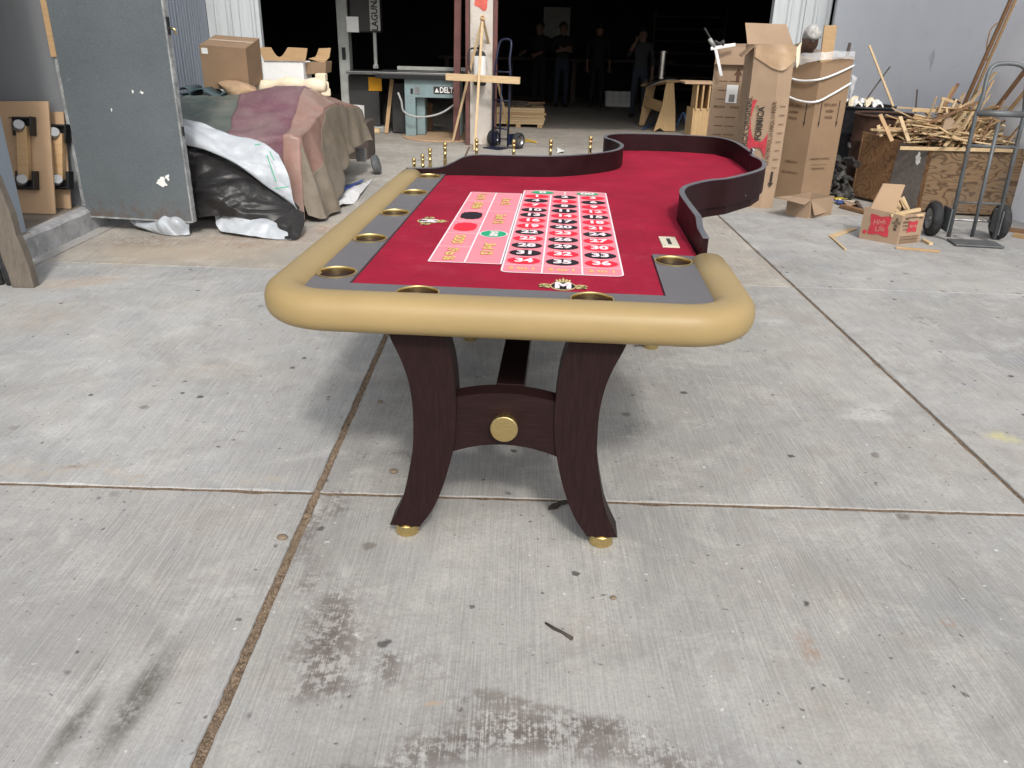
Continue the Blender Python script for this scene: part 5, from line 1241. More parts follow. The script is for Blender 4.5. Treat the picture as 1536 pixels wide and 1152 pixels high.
# printed laminate box in the middle
A0, A1, A2 = Vector((2.03, 7.50, 0)), Vector((2.235, 7.40, 0)), Vector((2.355, 7.42, 0))
B1 = Vector((2.44, 7.78, 0)); B0 = Vector((2.05, 7.86, 0)); HF = 1.375
fo = thing('laminate_box', 'tall cardboard box with a red and black printed emblem and an upright top flap', 'box', (2.2, 7.6, 0))
mb = MB(); ring = [A0, A1, A2, B1, B0]; n = 5; NZ = 10
for j in range(NZ + 1):
    z = HF * j / NZ
    for k, p in enumerate(ring):
        w = .010 * noise.noise(Vector((k * 3.1, z * 2.2, 1))); mb.v.append(p + Vector((w + .008 * math.sin(z * 3), w * .6, z)))
for j in range(NZ):
    for k in range(n): mb.f.append((j * n + k, j * n + (k + 1) % n, (j + 1) * n + (k + 1) % n, (j + 1) * n + k))
mb.f.append(tuple(range(n))[::-1]); mb.build('box_body', 'card', fo, solid=.007)
T = lambda p, z: p + Vector((0, 0, z))
MB().add([T(B0, HF - .0), T(B1, HF - .0), T(B1 + Vector((-.06, .10, 0)), HF + .17), T(B0 + Vector((-.02, .10, 0)), HF + .175)], [(0, 1, 2, 3)]).build('top_flap', 'card', fo, solid=.007)
MB().add([T(A0, HF), T(A0 * .5 + B0 * .5, HF), T(A0 * .5 + B0 * .5 + Vector((-.10, 0, 0)), HF - .09), T(A0 + Vector((-.11, -.02, 0)), HF - .10)], [(0, 1, 2, 3)]).build('side_flap', 'card_dk', fo, solid=.007)
tp = MB().sheet([[T(A0, HF - .004) + Vector((0, -.012, 0)), T(A1, HF + .01) + Vector((0, -.014, 0)), T(A2, HF - .002) + Vector((0, -.012, 0))], [T(A0, HF - .10) + Vector((0, -.012, 0)), T(A1, HF - .20) + Vector((0, -.02, 0)), T(A2, HF - .12) + Vector((.004, -.012, 0))]], 14, 10, .006, 20, 2); tp.build('clear_tape', 'tape', fo, True)
O, ex, ey, L = face_frame(A0, A2, .0); dx = (A2 - A0).normalized()
def F1(a, z):            # on the creased front: a metres from the left edge
    l1 = (A1 - A0).length
    p = A0 + (A1 - A0).normalized() * a if a <= l1 else A1 + (A2 - A1).normalized() * (a - l1)
    nrm = (A1 - A0) if a <= l1 else (A2 - A1); nrm = Vector((nrm.y, -nrm.x, 0)).normalized()
    k = min(range(2), key=lambda i: 0)
    w = .010 * noise.noise(Vector((0 if a < l1 * .5 else 3.1, z * 2.2, 1)))
    return p + nrm * .016 + Vector((w + .008 * math.sin(z * 3), w * .6, z))
# emblem: red block with two round cut outs (drawn as a strip of quads)
mb = MB(); ea0, ea1, ez0, ez1 = .035, .20, .40, .93
def inside(a, z):
    s_ = (a - ea0) / (ea1 - ea0); t_ = (z - ez0) / (ez1 - ez0)
    e1 = ((s_ - .56) / .52) ** 2 + ((t_ - .70) / .36) ** 2; e2 = ((s_ - .50) / .52) ** 2 + ((t_ + .02) / .27) ** 2
    return e1 > 1 and e2 > 1 and not (t_ > .72 and s_ > .45)
NA, NZ2 = 34, 90
for i in range(NA):
    for j in range(NZ2):
        a, z = ea0 + (ea1 - ea0) * (i + .5) / NA, ez0 + (ez1 - ez0) * (j + .5) / NZ2
        if inside(a, z):
            da, dz = (ea1 - ea0) / NA / 2, (ez1 - ez0) / NZ2 / 2
            mb.add([F1(a - da, z - dz), F1(a + da, z - dz), F1(a + da, z + dz), F1(a - da, z + dz)], [(0, 1, 2, 3)])
mb.build('red_emblem', 'redink', fo)
def textF(body, size, a, z, bold, name, mat, sx=1.0):
    vs, fs = text_mesh(body, size, bold); mb = MB(); mb.add([F1(a - b, z + c * sx) + Vector((0, -.002, 0)) for c, b in vs], fs); mb.build(name, mat, fo)
textF('FORMICA', .072, .120, .735, .0022, 'emblem_lettering', 'ink', .92)
textF('®', .035, .085, .875, 0, 'emblem_lettering', 'ink')
textF('MARCA ORIGINAL', .062, .010, .70, .001, 'left_lettering', 'ink', 1.0)
textF('LA AUTENTICA, LA UNICA, LA MEJOR.', .036, .222, .66, .0008, 'right_lettering', 'inkbrown', .88)
mb = MB()
for k in range(8): MB().add([F1(a, z) for a, z in ((.272, .36 + k * .075), (.322, .36 + k * .075), (.322, .366 + k * .075), (.272, .366 + k * .075))], [(0, 1, 2, 3)]).build('rule_line', 'inkbrown', fo)
mb = MB(); q = lambda a, z: F1(.285 + a, .25 + z)
mb.add([q(-.010, -.02), q(.010, -.02), q(.010, .08), q(-.010, .08)], [(0, 1, 2, 3)]); mb.add([q(-.026, -.02), q(0, -.06), q(.026, -.02)], [(0, 1, 2)]); mb.build('down_arrow', 'ink', fo)
mb = MB().sheet([[T(A2, HF - .02), T(A2, HF + .03) + Vector((.05, .05, 0)), T(B1, HF + .0)], [T(A2, HF - .18) + Vector((.02, -.02, 0)), T(A2, HF - .15) + Vector((.06, .05, 0)), T(B1, HF - .10) + Vector((.03, 0, 0))]], 14, 12, .012, 16, 3); mb.build('plastic_film', 'cream', fo, True, solid=.002)

# box with straps, seen at its corner
C_, Lc, Rc = Vector((2.70, 7.72, 0)), Vector((2.49, 7.96, 0)), Vector((3.02, 7.84, 0)); Bc = Lc + Rc - C_; H3 = 1.27
b3 = carton('strapped_box', 'tall brown cardboard box wrapped with white strap below its top', 'box', [Lc, C_, Rc, Bc], [T(Lc, H3 + .02), T(C_, H3 - .03), T(Rc, H3 + .03), T(Bc, H3)], 'card_dk')
mb = MB()
for z0, z1, z2 in ((H3 - .17, H3 - .17, H3 - .05), (H3 - .32, H3 - .36, H3 - .20)):
    mb.tube(cr_path([T(Lc, z0) + Vector((-.012, -.01, 0)), T((Lc + C_) / 2, (z0 + z1) / 2 - .02) + Vector((-.02, -.02, 0)), T(C_, z1) + Vector((-.005, -.018, 0)), T((C_ + Rc) / 2, (z1 + z2) / 2 - .01) + Vector((.0, -.02, 0)), T(Rc, z2) + Vector((.012, -.01, 0))], 5), .010, 8)
mb.build('strap', 'plasticwhite', b3, True)
MB().sheet([[T(Lc, H3 + .03) + Vector((-.01, -.01, 0)), T(C_, H3 + .06), T(Rc, H3 + .06)], [T(Lc, H3 - .10) + Vector((-.02, -.02, 0)), T(C_, H3 - .01) + Vector((-.01, -.02, 0)), T(Rc, H3 - .0) + Vector((.0, -.015, 0))]], 30, 14, .02, 12, 6).build('plastic_film', 'film', b3, True, solid=.0015)
MB().sheet([[T(Rc, H3 - .12) + Vector((.01, 0, 0)), T(Rc, H3 - .16) + Vector((.07, .02, 0))], [T(Rc, H3 - .26) + Vector((.02, 0, 0)), T(Rc, H3 - .36) + Vector((.05, .03, 0))]], 8, 12, .02, 22, 7).build('plastic_tail', 'film', b3, True, solid=.0015)
O, ex, ey, L = face_frame(C_, Rc, .0055)
for a_ in (.07, .27): mb = MB(); arrow(mb, O, ex, ey, a_, .80, .24, .004, .05, False); mb.build('down_arrow', 'ink', b3)
mb = MB()
for k, s_ in enumerate(('ESTE LADO', 'ARRIBA', 'FRAGIL')): text_on(mb, s_, .035, O + ex * .17 + ey * (.88 - k * .055), ex, ey, .0005, .8)
for k, s_ in enumerate(('RALPH WILSON', 'DE MEXICO')): text_on(mb, 'LAMINADO PLASTICO' if k == 0 else 'DECORATIVO', .026, O + ex * .15 + ey * (.40 - k * .09), ex, ey, .0004, .9)
quad_on(mb, O, ex, ey, .05, .345, .25, .348); mb.build('box_print', 'inkbrown', b3)
O, ex, ey, L = face_frame(Lc, C_, .0055)
mb = MB(); arrow(mb, O, ex, ey, .24, .80, .24, .004, .05, False); mb.build('down_arrow', 'ink', b3)
mb = MB()
for k in range(3): text_on(mb, ('ESTE LADO', 'ARRIBA', 'FRAGIL')[k], .034, O + ex * .12 + ey * (.86 - k * .055), ex, ey, .0005, .8)
for k in range(2): text_on(mb, ('LAMINADO', 'DECORATIVO')[k], .028, O + ex * .17 + ey * (.36 - k * .1), ex, ey, .0004, .9)
mb.build('box_print', 'inkbrown', b3)
ply_ = at(1243, 60, 8.1); tag(MB().bar(Vector((2.86, 7.95, .02)), at(1246, 38, 8.02), .115, .02, (0, 1, 0)).build('board', 'pine2', bevel=.002), 'flat tan board standing upright inside the strapped box', 'board')
tag(MB().bar(Vector((2.93, 7.92, .02)), at(1275, 64, 8.0), .025, .02, (0, 1, 0)).build('dark_stick', 'darkstick', bevel=.002), 'thin dark stick poking out of the right of the strapped box', 'stick')

# left tall box with hammer-like tool and white strip
Y5 = 8.55
D0, D1 = at(1066, 150, Y5), at(1114, 150, Y5 - .06); D0.z = D1.z = 0; D2 = Vector((D1.x + .16, Y5 + .28, 0)); D3 = D0 + D2 - D1; H1 = at(1090, 96, Y5).z
b1 = carton('marked_box', 'tall cardboard box with an up arrow and a white label, leftmost of the tall boxes', 'box', [D0, D1, D2, D3], [T(D0, H1), T(D1, H1), T(D2, H1), T(D3, H1)], 'card', parts=[[T(D0, H1), T(D1, H1), T(D1, H1 + .02) + Vector((.01, -.06, -.02)), T(D0, H1 + .02) + Vector((-.02, -.06, -.02))]])
MB().add([T(D3, H1), T(D2, H1), T(D2, H1 + .19) + Vector((-.02, -.02, 0)), T(D3, H1 + .18) + Vector((-.02, 0, 0))], [(0, 1, 2, 3)]).build('flap', 'card', b1, solid=.006)
MB().add([T(D1, H1), T(D2, H1), T(D2, H1 + .10) + Vector((.10, 0, 0)), T(D1, H1 + .10) + Vector((.10, 0, 0))], [(0, 1, 2, 3)]).build('flap', 'card_dk', b1, solid=.006)
MB().add([T(D0, H1), T(D1, H1), T(D1, H1 + .16) + Vector((.0, .02, 0)), T(D0, H1 + .14) + Vector((-.0, .03, 0))], [(0, 1, 2, 3)]).build('flap', 'card', b1, solid=.006)
O, ex, ey, L = face_frame(D0, D1, .0055)
mb = MB(); arrow(mb, O, ex, ey, L - .075, H1 - .10, .13, .016, .065, True)
for k in range(8):
    if k != 3: quad_on(mb, O, ex, ey, .06, H1 - .16 - k * .085, L * .45, H1 - .154 - k * .085); quad_on(mb, O, ex, ey, L * .52, H1 - .16 - k * .085, L - .05, H1 - .154 - k * .085)
for k, s_ in enumerate(('MEDIDA', 'COLOR')): text_on(mb, s_, .03, O + ex * (.09 + k * .16) + ey * (H1 - .40), ex, ey, .0006)
for k in range(2): text_on(mb, 'MANEJESE CON CUIDADO', .022, O + ex * (L / 2) + ey * (H1 - .80 - k * .04), ex, ey, .0004)
mb.build('box_print', 'inkbrown', b1)
mb = MB(); quad_on(mb, O, ex, ey, L * .46, H1 - .36, L * .46 + .11, H1 - .19); mb.build('white_label', 'white', b1, solid=.001)
mb = MB(); quad_on(mb, O + Vector((0, -.002, 0)), ex, ey, L * .46 + .03, H1 - .35, L * .46 + .085, H1 - .28); mb.build('label_print', 'steel', b1)
tl = thing('knife_tool', 'white strips and a dark pointed tool lying on the leftmost tall box', 'tool', (*T(D0, H1),))
P5 = lambda px, py: at(px, py, Y5 - .09)
MB().bar(P5(1066, 73), P5(1103, 67), .03, .02, (0, 1, 0)).build('white_strip', 'plasticwhite', tl, bevel=.003)
MB().bar(P5(1073, 72), P5(1082, 114), .03, .016, (0, 1, 0)).build('white_strip', 'plasticwhite', tl, bevel=.003)
MB().tube([P5(1057, 42), P5(1066, 58)], .009, 6).build('blade', 'machdark', tl)
MB().tube([P5(1064, 58), P5(1072, 70)], .02, 8).build('handle', 'machgrey', tl, True)
MB().tube(cr_path([P5(1072, 62), P5(1080, 66), P5(1085, 62), P5(1084, 68)], 4), .016, 8).build('clip', 'machdark', tl, True)

# small open carton in front
q1, q2, q3 = gnd(1178, 322), gnd(1212, 328), gnd(1246, 322)
q0 = q1 + q3 - q2; hh = .165
oc_ = carton('open_carton', 'small open cardboard carton with bent flaps in front of the tall boxes', 'carton', [q1, q2, q3, q0], [T(q1, hh), T(q2, hh), T(q3, hh), T(q0, hh)], 'card',
    parts=[[T(q1, hh), T(q2, hh), T(q2, hh - .05) + Vector((-.10, -.14, .03)), T(q1, hh) + Vector((-.13, -.08, .0))], [T(q2, hh - .01), T(q3, hh - .03), T(q3, .03) + Vector((-.04, -.03, 0)), T(q2, .035) + Vector((.04, -.03, 0))]])

# brewery-style carton full of wood
Mm, Ml, Mr = Vector((2.925, 6.075, 0)), Vector((2.715, 6.28, 0)), Vector((3.135, 6.17, 0)); Mb = Ml + Mr - Mm; hh = .235
bc_ = carton('printed_beer_carton', 'cardboard carton with red shield prints, filled with wood offcuts', 'carton', [Ml, Mm, Mr, Mb], [T(Ml, hh + .012), T(Mm, hh - .01), T(Mr, hh), T(Mb, hh)], 'card')
def shield(O, ex, ey, cx, cy, w, h_):
    pts = []
    for k in range(48):
        a = k * 6.2832 / 48; r = 1 + .16 * math.cos(4 * a - math.pi) ; sq = max(abs(math.cos(a)), abs(math.sin(a)))
        pts.append(O + ex * (cx + w * math.cos(a) / sq * (.80 + .16 * (abs(math.sin(2 * a))) )) + ey * (cy + h_ * math.sin(a) / sq * (.80 + .16 * abs(math.sin(2 * a)))))
    return MB().add(pts, [tuple(range(48))])
O, ex, ey, L = face_frame(Ml, Mm, .005)
shield(O, ex, ey, L * .47, .125, .082, .082).build('shield_print', 'redink', bc_)
mb = MB(); O2 = O + Vector((-.002, -.002, 0)); text_on(mb, 'High', .055, O2 + ex * (L * .46) + ey * .15, (ex + ey * .2), ey, .0012, .9); text_on(mb, 'Life', .055, O2 + ex * (L * .50) + ey * .10, (ex + ey * .2), ey, .0012, .9); mb.build('shield_lettering', 'palepaint', bc_)
mb = MB(); mb.lathe([(.016, 0), (0, .0005)], O + ex * .035 + ey * .06, 14, Matrix((ex, ey, ex.cross(ey))).transposed()); mb.build('seal_print', 'redink', bc_)
mb = MB()
for k in range(4): text_on(mb, ('24', 'LATAS', '355', 'ML')[k], .03, O + ex * (L - .035) + ey * (.19 - k * .025), ex, ey, .0006, .7)
mb.build('side_print', 'ink', bc_)
O, ex, ey, L = face_frame(Mm, Mr, .005)
shield(O, ex, ey, L * .52, .135, .052, .045).build('shield_print', 'redink', bc_)
mb = MB(); O2 = O + Vector((.0, -.002, 0)); text_on(mb, 'High Life', .028, O2 + ex * (L * .52) + ey * .14, ex, ey, .0008, .75); mb.build('shield_lettering', 'palepaint', bc_)
mb = MB()
for k in range(4): text_on(mb, ('BEER', 'CERVEZA', '24 PACK', '12 OZ')[k], .024, O + ex * .05 + ey * (.20 - k * .028), ex, ey, .0006, .8)
text_on(mb, 'CHAMPAGNE', .018, O + ex * L * .52 + ey * .205, ex, ey, .0004, .9); text_on(mb, 'BEER', .024, O + ex * (L - .035) + ey * .2, ex, ey, .0006, .8)
for k in range(12): quad_on(mb, O, ex, ey, .015 + k * .016, .012, .019 + k * .016, .062)
for k in range(3): quad_on(mb, O, ex, ey, .012, .012 + k * .025, L - .012, .015 + k * .025)
mb.build('side_print', 'inkbrown', bc_)
cen = (Ml + Mm + Mr + Mb) / 4
o = plate([at(1304, 316, 6.28), at(1341, 322, 6.18), at(1358, 278, 6.26), at(1325, 276, 6.34)], (0, .014, .004)); tag(o.build('mdf_offcut', 'mdf', bevel=.002), 'squarish mdf offcut sticking out of the printed carton', 'mdf offcut')
for k, (a, b, w, t_, l) in enumerate((((1335, 323, 6.14), (1380, 314, 6.16), .035, .022, 'pale batten lying level across the top of the printed carton'), ((1362, 318, 6.25), (1352, 296, 6.28), .04, .02, 'short thick offcut leaning at the back of the printed carton'), ((1365, 318, 6.22), (1353, 298, 6.20), .02, .018, 'thin peg leaning in the middle of the printed carton'), ((1350, 325, 6.12), (1384, 322, 6.16), .03, .02, 'lower batten at the front of the printed carton'), ((1345, 318, 6.26), (1349, 297, 6.30), .05, .02, 'pale stub standing behind the mdf offcut in the printed carton'))):
    tag(MB().bar(at(*a), at(*b), w, t_, (0, 1, 0) if k in (1, 2, 4) else (0, 0, 1)).build('wood_offcut', 'pine', bevel=.002), l, 'offcut', 'offcuts in the printed carton')

# plywood scrap bin
P0, P1, P2 = Vector((3.30, 8.02, 0)), Vector((3.665, 7.33, 0)), Vector((4.45, 7.20, 0)); P3 = P0 + Vector((.95, .05, 0)); HB = .60
bn = thing('scrap_bin', 'big plywood bin heaped with wood scraps against the blue wall', 'scrap bin', (3.9, 7.6, 0))
def panel(a, b, z0, z1, z2, th, mat, name, par=None):
    a, b = Vector(a), Vector(b); d = (b - a).normalized(); n = Vector((-d.y, d.x, 0)) * th
    return MB().hexa([a + Z3 * z0, b + Z3 * z0, b + n + Z3 * z0, a + n + Z3 * z0], [a + Z3 * z1, b + Z3 * z2, b + n + Z3 * z2, a + n + Z3 * z1]).build(name, mat, par or bn, bevel=.002)
panel(P0, P1 - (P1 - P0).normalized() * .005, .03, .63, .57, .018, 'binply2', 'side_panel'); panel(P1, P2, .02, HB - .02, HB, .018, 'binply', 'front_panel'); panel(P2, P3, .0, HB, HB, .018, 'binply', 'side_panel'); panel(P3, P0, .0, HB, HB, .018, 'binply2', 'back_panel')
d01 = (P1 - P0).normalized(); n01 = Vector((d01.y, -d01.x, 0)) * .004
MB().add([P0 + d01 * .40 + n01 + Z3 * .03, P0 + d01 * .74 + n01 + Z3 * .03, P0 + d01 * .74 + n01 + Z3 * .56, P0 + d01 * .44 + n01 + Z3 * .585], [(0, 1, 2, 3)]).build('grey_stain', 'greystain', bn, solid=.003)
mb = MB(); blob(mb, P0 + d01 * .66 + n01 * 2.0 + Z3 * .47, d01, Z3, .028, .05, 2.2, 20, .7); mb.build('white_scuff', 'white', bn, solid=.001)
MB().prism([(P0.x + .03, P0.y - .02), (P1.x + .01, P1.y + .03), (P2.x - .03, P2.y + .03), (P3.x - .03, P3.y - .03)], .01, .40).build('packed_scrap', 'darkstick', bn)
bin_poly = [P0, P1, P2, P3]
random.seed(5); cnt = 0
lab = 'pale wood strip in the heap of scraps in the plywood bin'
def in_bin(p):
    for k in range(4):
        a, b = bin_poly[k], bin_poly[(k + 1) % 4]
        if (b.x - a.x) * (p.y - a.y) - (b.y - a.y) * (p.x - a.x) < .02: return False
    return True
while cnt < 280:
    c = Vector((random.uniform(3.3, 4.5), random.uniform(7.2, 8.05), 0))
    if not in_bin(c): continue
    hp_ = .52 + .27 * math.exp(-((c.x - 4.0) / .5) ** 2 - ((c.y - 7.7) / .35) ** 2) * random.uniform(.2, 1.25) + .06 * random.random()
    l = random.choice((.2, .3, .42, .55, .75)) * random.uniform(.8, 1.2); az = random.gauss(0, .9); el_ = random.gauss(0, .22) if random.random() < .82 else random.uniform(.6, 1.3)
    d = Vector((math.cos(az) * math.cos(el_), math.sin(az) * math.cos(el_), math.sin(el_)))
    a, b = c + Z3 * hp_ - d * l / 2, c + Z3 * hp_ + d * l / 2
    if max(a.x, b.x) > 4.46 or min(a.x, b.x) < 3.22 or max(a.y, b.y) > 8.15: continue
    if not in_bin(a) or not in_bin(b):
        if min(a.z, b.z) < .60 or min(a.y, b.y) < 7.1: continue
    wdt, thk = random.choice(((.016, .010), (.022, .012), (.028, .014), (.012, .012), (.040, .010), (.018, .008)))
    mt = random.choices(('pine', 'pine2', 'brownwood', 'darkstick'), (.55, .30, .12, .03))[0]
    tag(MB().bar(a, b, wdt, thk, (random.uniform(-.4, .4), random.uniform(-.4, .4), 1)).build('scrap_strip', mt), lab, 'wood strip', 'scraps heaped in the plywood bin'); cnt += 1
def one_stick(a, b, w, t_, mt, label, name='long_stick', group=None): return tag(MB().bar(a, b, w, t_, (0, 1, 0)).build(name, mt, bevel=.0015), label, 'stick', group)
one_stick(at(1338, 212, 7.45), at(1320, 172, 7.6), .032, .018, 'pine2', 'tan offcut jutting up at the left end of the plywood bin')
one_stick(at(1363, 212, 7.40), at(1350, 175, 7.5), .030, .018, 'pine', 'pale thick offcut jutting up over the bin corner')
one_stick(at(1318, 200, 7.8), at(1330, 190, 7.7), .03, .02, 'pine', 'short pale offcut bridging the left end of the bin')
one_stick(at(1322, 205, 7.7), at(1317, 188, 7.75), .03, .02, 'pine', 'stubby pale offcut standing at the left rim of the bin')
one_stick(at(1355, 200, 7.5), at(1470, 152, 7.35), .022, .016, 'brownwood', 'long brown stick slanting up across the scrap heap')
one_stick(at(1368, 165, 7.75), at(1455, 168, 7.75), .03, .02, 'pine', 'long level batten at the back of the scrap heap')
one_stick(at(1415, 148, 7.7), at(1408, 168, 7.7), .02, .016, 'pine', 'left upright of the bent strip on the scrap heap')
one_stick(at(1412, 147, 7.7), at(1430, 153, 7.7), .024, .014, 'pine', 'bent strip arching over the top of the scrap heap')
one_stick(at(1350, 222, 7.36), at(1525, 226, 7.20), .03, .014, 'pine', 'long thin strip lying along the front edge of the bin')
one_stick(at(1373, 170, 7.95), at(1376, 134, 7.95), .012, .012, 'darkstick', 'thin black rod standing upright behind the scrap heap')
plate([at(1412, 200, 7.42), at(1440, 195, 7.40), at(1420, 172, 7.46)], (0, .012, 0)).build('x', 'card') if False else None
tag(plate([at(1413, 196, 7.40), at(1442, 190, 7.36), at(1420, 171, 7.46)], (0, .012, .004)).build('cardboard_offcut', 'card'), 'triangular brown board lying in the scrap heap', 'board')
# sticks leaning on the wall
def wall_x(y): return rw_a.x + (rw_a.y - y) * (rw_b.x - rw_a.x) / (rw_a.y - rw_b.y)
one_stick(at(1447, 155, 7.85), at(1525, -20, 7.5) , .030, .022, 'brownwood', 'tallest brown stick leaning on the blue wall behind the bin')
one_stick(at(1453, 160, 7.95), at(1532, -20, 7.6), .02, .02, 'pine2', 'thin tan stick leaning right against the tallest brown stick')
one_stick(at(1490, 168, 7.6), at(1545, 96, 7.35), .035, .02, 'brownwood', 'shorter brown stick leaning on the wall right of the tallest one')
one_stick(at(1512, 168, 7.5), at(1560, 110, 7.25), .03, .02, 'pine2', 'rightmost tan stick leaning on the blue wall')
tag(MB().tube(cr_path([at(1481, 92, 7.9), at(1480, 70, 7.9), at(1486, 45, 7.88), at(1496, 34, 7.86)], 6), .006, 6).build('bent_wire', 'pine2', None, True), 'thin tan bent strip beside the tallest stick on the wall', 'strip')
one_stick(at(1340, 160, 8.8), at(1304, 68, 9.3), .022, .014, 'pine', 'long pale stick leaning behind the black drum')
one_stick(at(1300, 148, 8.9), at(1335, 100, 9.2), .012, .012, 'darkstick', 'dark rod slanting behind the black drum')

# drums
def drum(c, r, h_, m_, label):
    t = thing('oil_drum', label, 'drum', (*c, 0))
    prof = [(r * .97, .0), (r, .01), (r, .02), (r * .985, .03), (r * .985, h_ * .30), (r * 1.015, h_ * .325), (r * 1.015, h_ * .345), (r * .985, h_ * .37), (r * .985, h_ * .63), (r * 1.015, h_ * .655), (r * 1.015, h_ * .675), (r * .985, h_ * .70), (r * .985, h_ - .03), (r * 1.0, h_ - .02)]
    smooth_by_angle(MB().lathe(prof, (*c, 0), 48, None, False).build('shell', m_, t), 40)
    MB().tube([(c[0] + r * math.cos(k * .1309), c[1] + r * math.sin(k * .1309), h_ - .012) for k in range(48)], .014, 8, False, True).build('rim', m_, t, True)
    smooth_by_angle(MB().lathe([(r * .97, h_ - .02), (r * .97, .3), (0, .3)], (*c, 0), 40, None, False).build('liner', 'drum_black', t), 40)
    return t
drum((3.66, 9.05), .335, .80, 'drum_black', 'black steel drum with litter, behind the rusty drum')
drum((3.66, 8.37), .30, .77, 'drum_rust', 'rusty brown steel drum between the plywood bin and the black drum')
random.seed(9)
for k in range(9):
    c = Vector((3.62 + random.uniform(-.2, .2), 9.0 + random.uniform(-.18, .15), .77)); mt = random.choice(('plasticwhite', 'plasticwhite', 'card', 'cream'))
    s_ = random.uniform(.03, .07)
    lab_ = ['crumpled white bag nearest the strapped box in the black drum', 'white film lump on the black drum', 'torn wrapper on top of the black drum', 'pale scrap of packing in the black drum', 'crushed packing at the back of the black drum', 'loose film over the rim of the black drum', 'crumpled sheet in the middle of the black drum', 'torn card scrap in the black drum', 'pale rag in the black drum'][k]
    tag(MB().sheet([[c + Vector((-s_, -s_, -.02)), c + Vector((0, -s_, .05)), c + Vector((s_, -s_, 0))], [c + Vector((-s_, 0, .05)), c + Vector((0, 0, .10)), c + Vector((s_, 0, .03))], [c + Vector((-s_, s_, 0)), c + Vector((0, s_, .04)), c + Vector((s_, s_, -.02))]], 14, 14, .05, 24, k * 3.1).build('litter', mt, None, True, solid=.002), lab_, 'litter', 'litter in the black drum')
# junk behind the strapped box
random.seed(21)
jk = MB()
for k in range(120):
    c = Vector((random.uniform(3.02, 3.27), random.uniform(7.85, 8.5), 0)); c.z = abs(random.gauss(0, .16)); s_ = random.uniform(.02, .07)
    jk.box(c + Z3 * s_ * .5, (s_ * random.uniform(.5, 2), s_ * random.uniform(.5, 2), s_ * .5), Matrix.Rotation(random.random() * 3, 3, Vector((random.random(), random.random(), random.random() + .1)).normalized()))
j_ = jk.build('litter_heap', 'trash'); j_['kind'] = 'stuff'; j_['label'] = 'dark heap of small litter between the strapped box and the plywood bin'
for k, (px, py, m_, l) in enumerate(((1258, 300, 'litter_y', 'yellow wrapper on the ground beside the open carton'), (1268, 305, 'cream', 'pale wrapper on the ground before the litter heap'), (1276, 309, 'card', 'torn card on the ground left of the bin'), (1262, 306, 'bluebag', 'dark printed wrapper on the ground by the open carton'))):
    c = gnd(px, py); s_ = .06
    tag(MB().sheet([[c + Vector((-s_, -s_, .01)), c + Vector((s_, -s_, .03))], [c + Vector((-s_, s_, .03)), c + Vector((s_, s_, .015))]], 8, 8, .02, 22, k * 2.3).build('wrapper', m_, None, True, solid=.002), l, 'litter', 'wrappers on the ground by the bin')
tag(MB().bar(gnd(1262, 312) + Z3 * .02, gnd(1300, 322) + Z3 * .02, .06, .03).build('floor_board', 'brownwood', bevel=.003), 'brown board lying at the foot of the plywood bin', 'board')
tag(MB().box((3.36, 8.02, .05), (.10, .12, .1)).build('x', 'card')  if False else MB().bar(gnd(1284, 306) + Z3 * .018, gnd(1292, 318) + Z3 * .018, .03, .03).build('small_block', 'darkstick', bevel=.003), 'dark wood block at the left foot of the bin', 'block')

# grey hand truck, foreground right
hb = gnd(1458, 364)
ht = hand_truck('hand_truck', 'big grey hand truck with pneumatic tyres in front of the plywood bin', (hb.x, hb.y + .03, 0), R(-8), .335, 1.30, 'truck', .135, ((.30, .008), (.72, .012), (.955, .024)), lean=.05, tube_r=.0155, wl_off=.17)
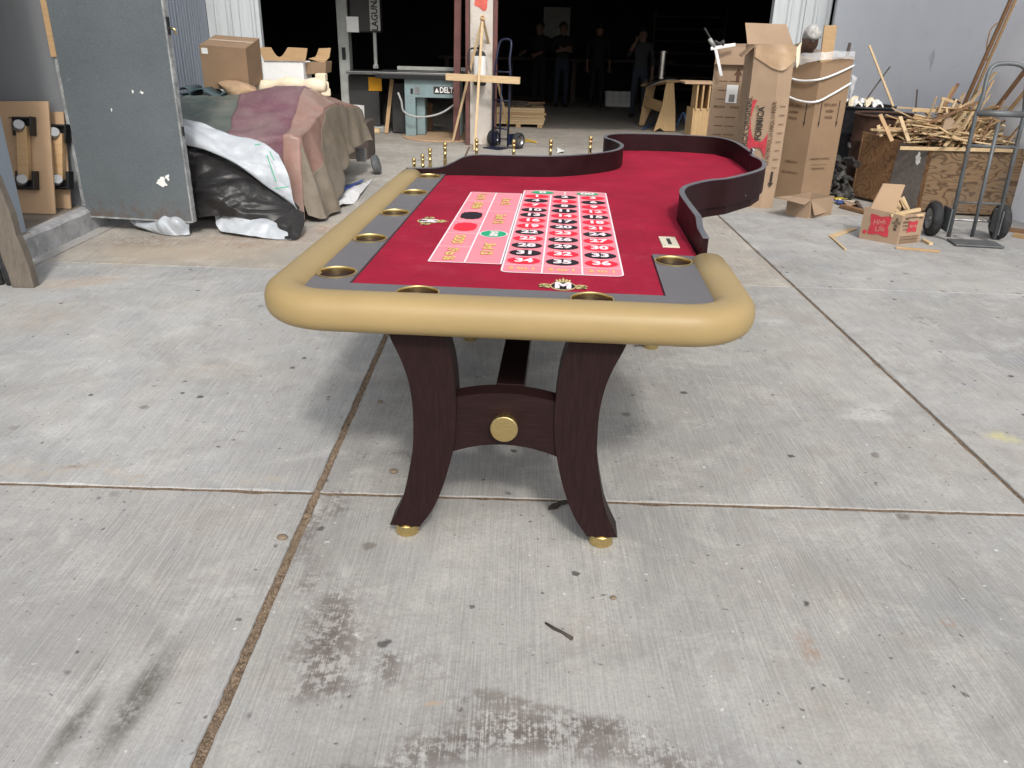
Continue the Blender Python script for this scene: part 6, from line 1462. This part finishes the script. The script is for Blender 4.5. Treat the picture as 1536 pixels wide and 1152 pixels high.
# floor sticks
for k, (a, b, w, t_, m_, l) in enumerate((((1247, 356), (1281, 344), .055, .012, 'pine', 'pale wedge of wood lying on the concrete left of the printed carton'), ((1246, 356), (1268, 376), .016, .012, 'pine', 'thin pale stick lying on the concrete left of the printed carton'), ((1343, 373), (1409, 379), .028, .016, 'pine2', 'reddish strip of wood on the concrete in front of the printed carton'), ((1384, 362), (1396, 368), .03, .02, 'pine', 'short offcut on the ground between the printed carton and the hand truck wheel'), ((1500, 345), (1536, 350), .05, .03, 'brownwood', 'brown board on the ground right of the big hand truck'), ((1520, 355), (1545, 360), .04, .03, 'pine2', 'tan board at the right edge behind the hand truck'))):
    pa_, pb_ = gnd(*a) + Z3 * (t_ / 2 + .001), gnd(*b) + Z3 * (t_ / 2 + .001)
    tag(MB().bar(pa_, pb_, w, t_).build('wood_piece', m_, bevel=.0015), l, 'wood piece')

# small things on the yard
def leaf(px, py, s_, rz, label):
    c = gnd(px, py); mb = MB()
    for i in range(9):
        for j in range(5):
            u, v = i / 8 * 2 - 1, j / 4 * 2 - 1; w = (1 - u * u) ** .8 * .55
            p = Vector((u * s_, v * w * s_, abs(v) * s_ * .22 + .05 * s_ * math.sin(u * 5) + .004)); mb.v.append(c + rotz(rz) @ p)
    for i in range(8):
        for j in range(4): a = i * 5 + j; mb.f.append((a, a + 1, a + 6, a + 5))
    tag(mb.build('dry_leaf', 'leaf', None, True, solid=.0008), label, 'leaf')
leaf(832, 763, .028, .7, 'dry dark leaf on the joint inside the right table leg')
leaf(846, 757, .025, .2, 'smaller dry leaf touching the bigger one by the table leg')
def stone(px, py, r, label, m_='pebble'):
    c = gnd(px, py); mb = MB(); k = random.random() * 9
    for j in range(7):
        for i in range(12):
            th_, ph = j / 6 * math.pi, i / 12 * 6.2832; p = Vector((math.sin(th_) * math.cos(ph) * r, math.sin(th_) * math.sin(ph) * r * .85, math.cos(th_) * r * .4)); p *= 1 + .22 * noise.noise(p * 30 + Vector((k, k, k))); mb.v.append(c + p + Z3 * r * .38)
    for j in range(6):
        for i in range(12): mb.f.append((j * 12 + i, j * 12 + (i + 1) % 12, (j + 1) * 12 + (i + 1) % 12, (j + 1) * 12 + i))
    tag(mb.build('pebble', m_, None, True), label, 'pebble')
stone(424, 808, .017, 'brown flat pebble left of the wide slab joint'); stone(570, 604, .013, 'small brown pebble between the slab joint and the left table leg'); stone(590, 709, .016, 'pale brown pebble by the left table leg'); stone(920, 898, .010, 'tiny tan pebble in front of the right table foot')
tw = [gnd(818, 936), gnd(830, 944), gnd(843, 950), gnd(858, 960)]
tag(MB().tube([p + Z3 * .004 for p in tw], [.003, .005, .004, .006], 6).build('twig', 'leaf', None, True), 'short dark twig on the concrete in front of the table', 'twig')
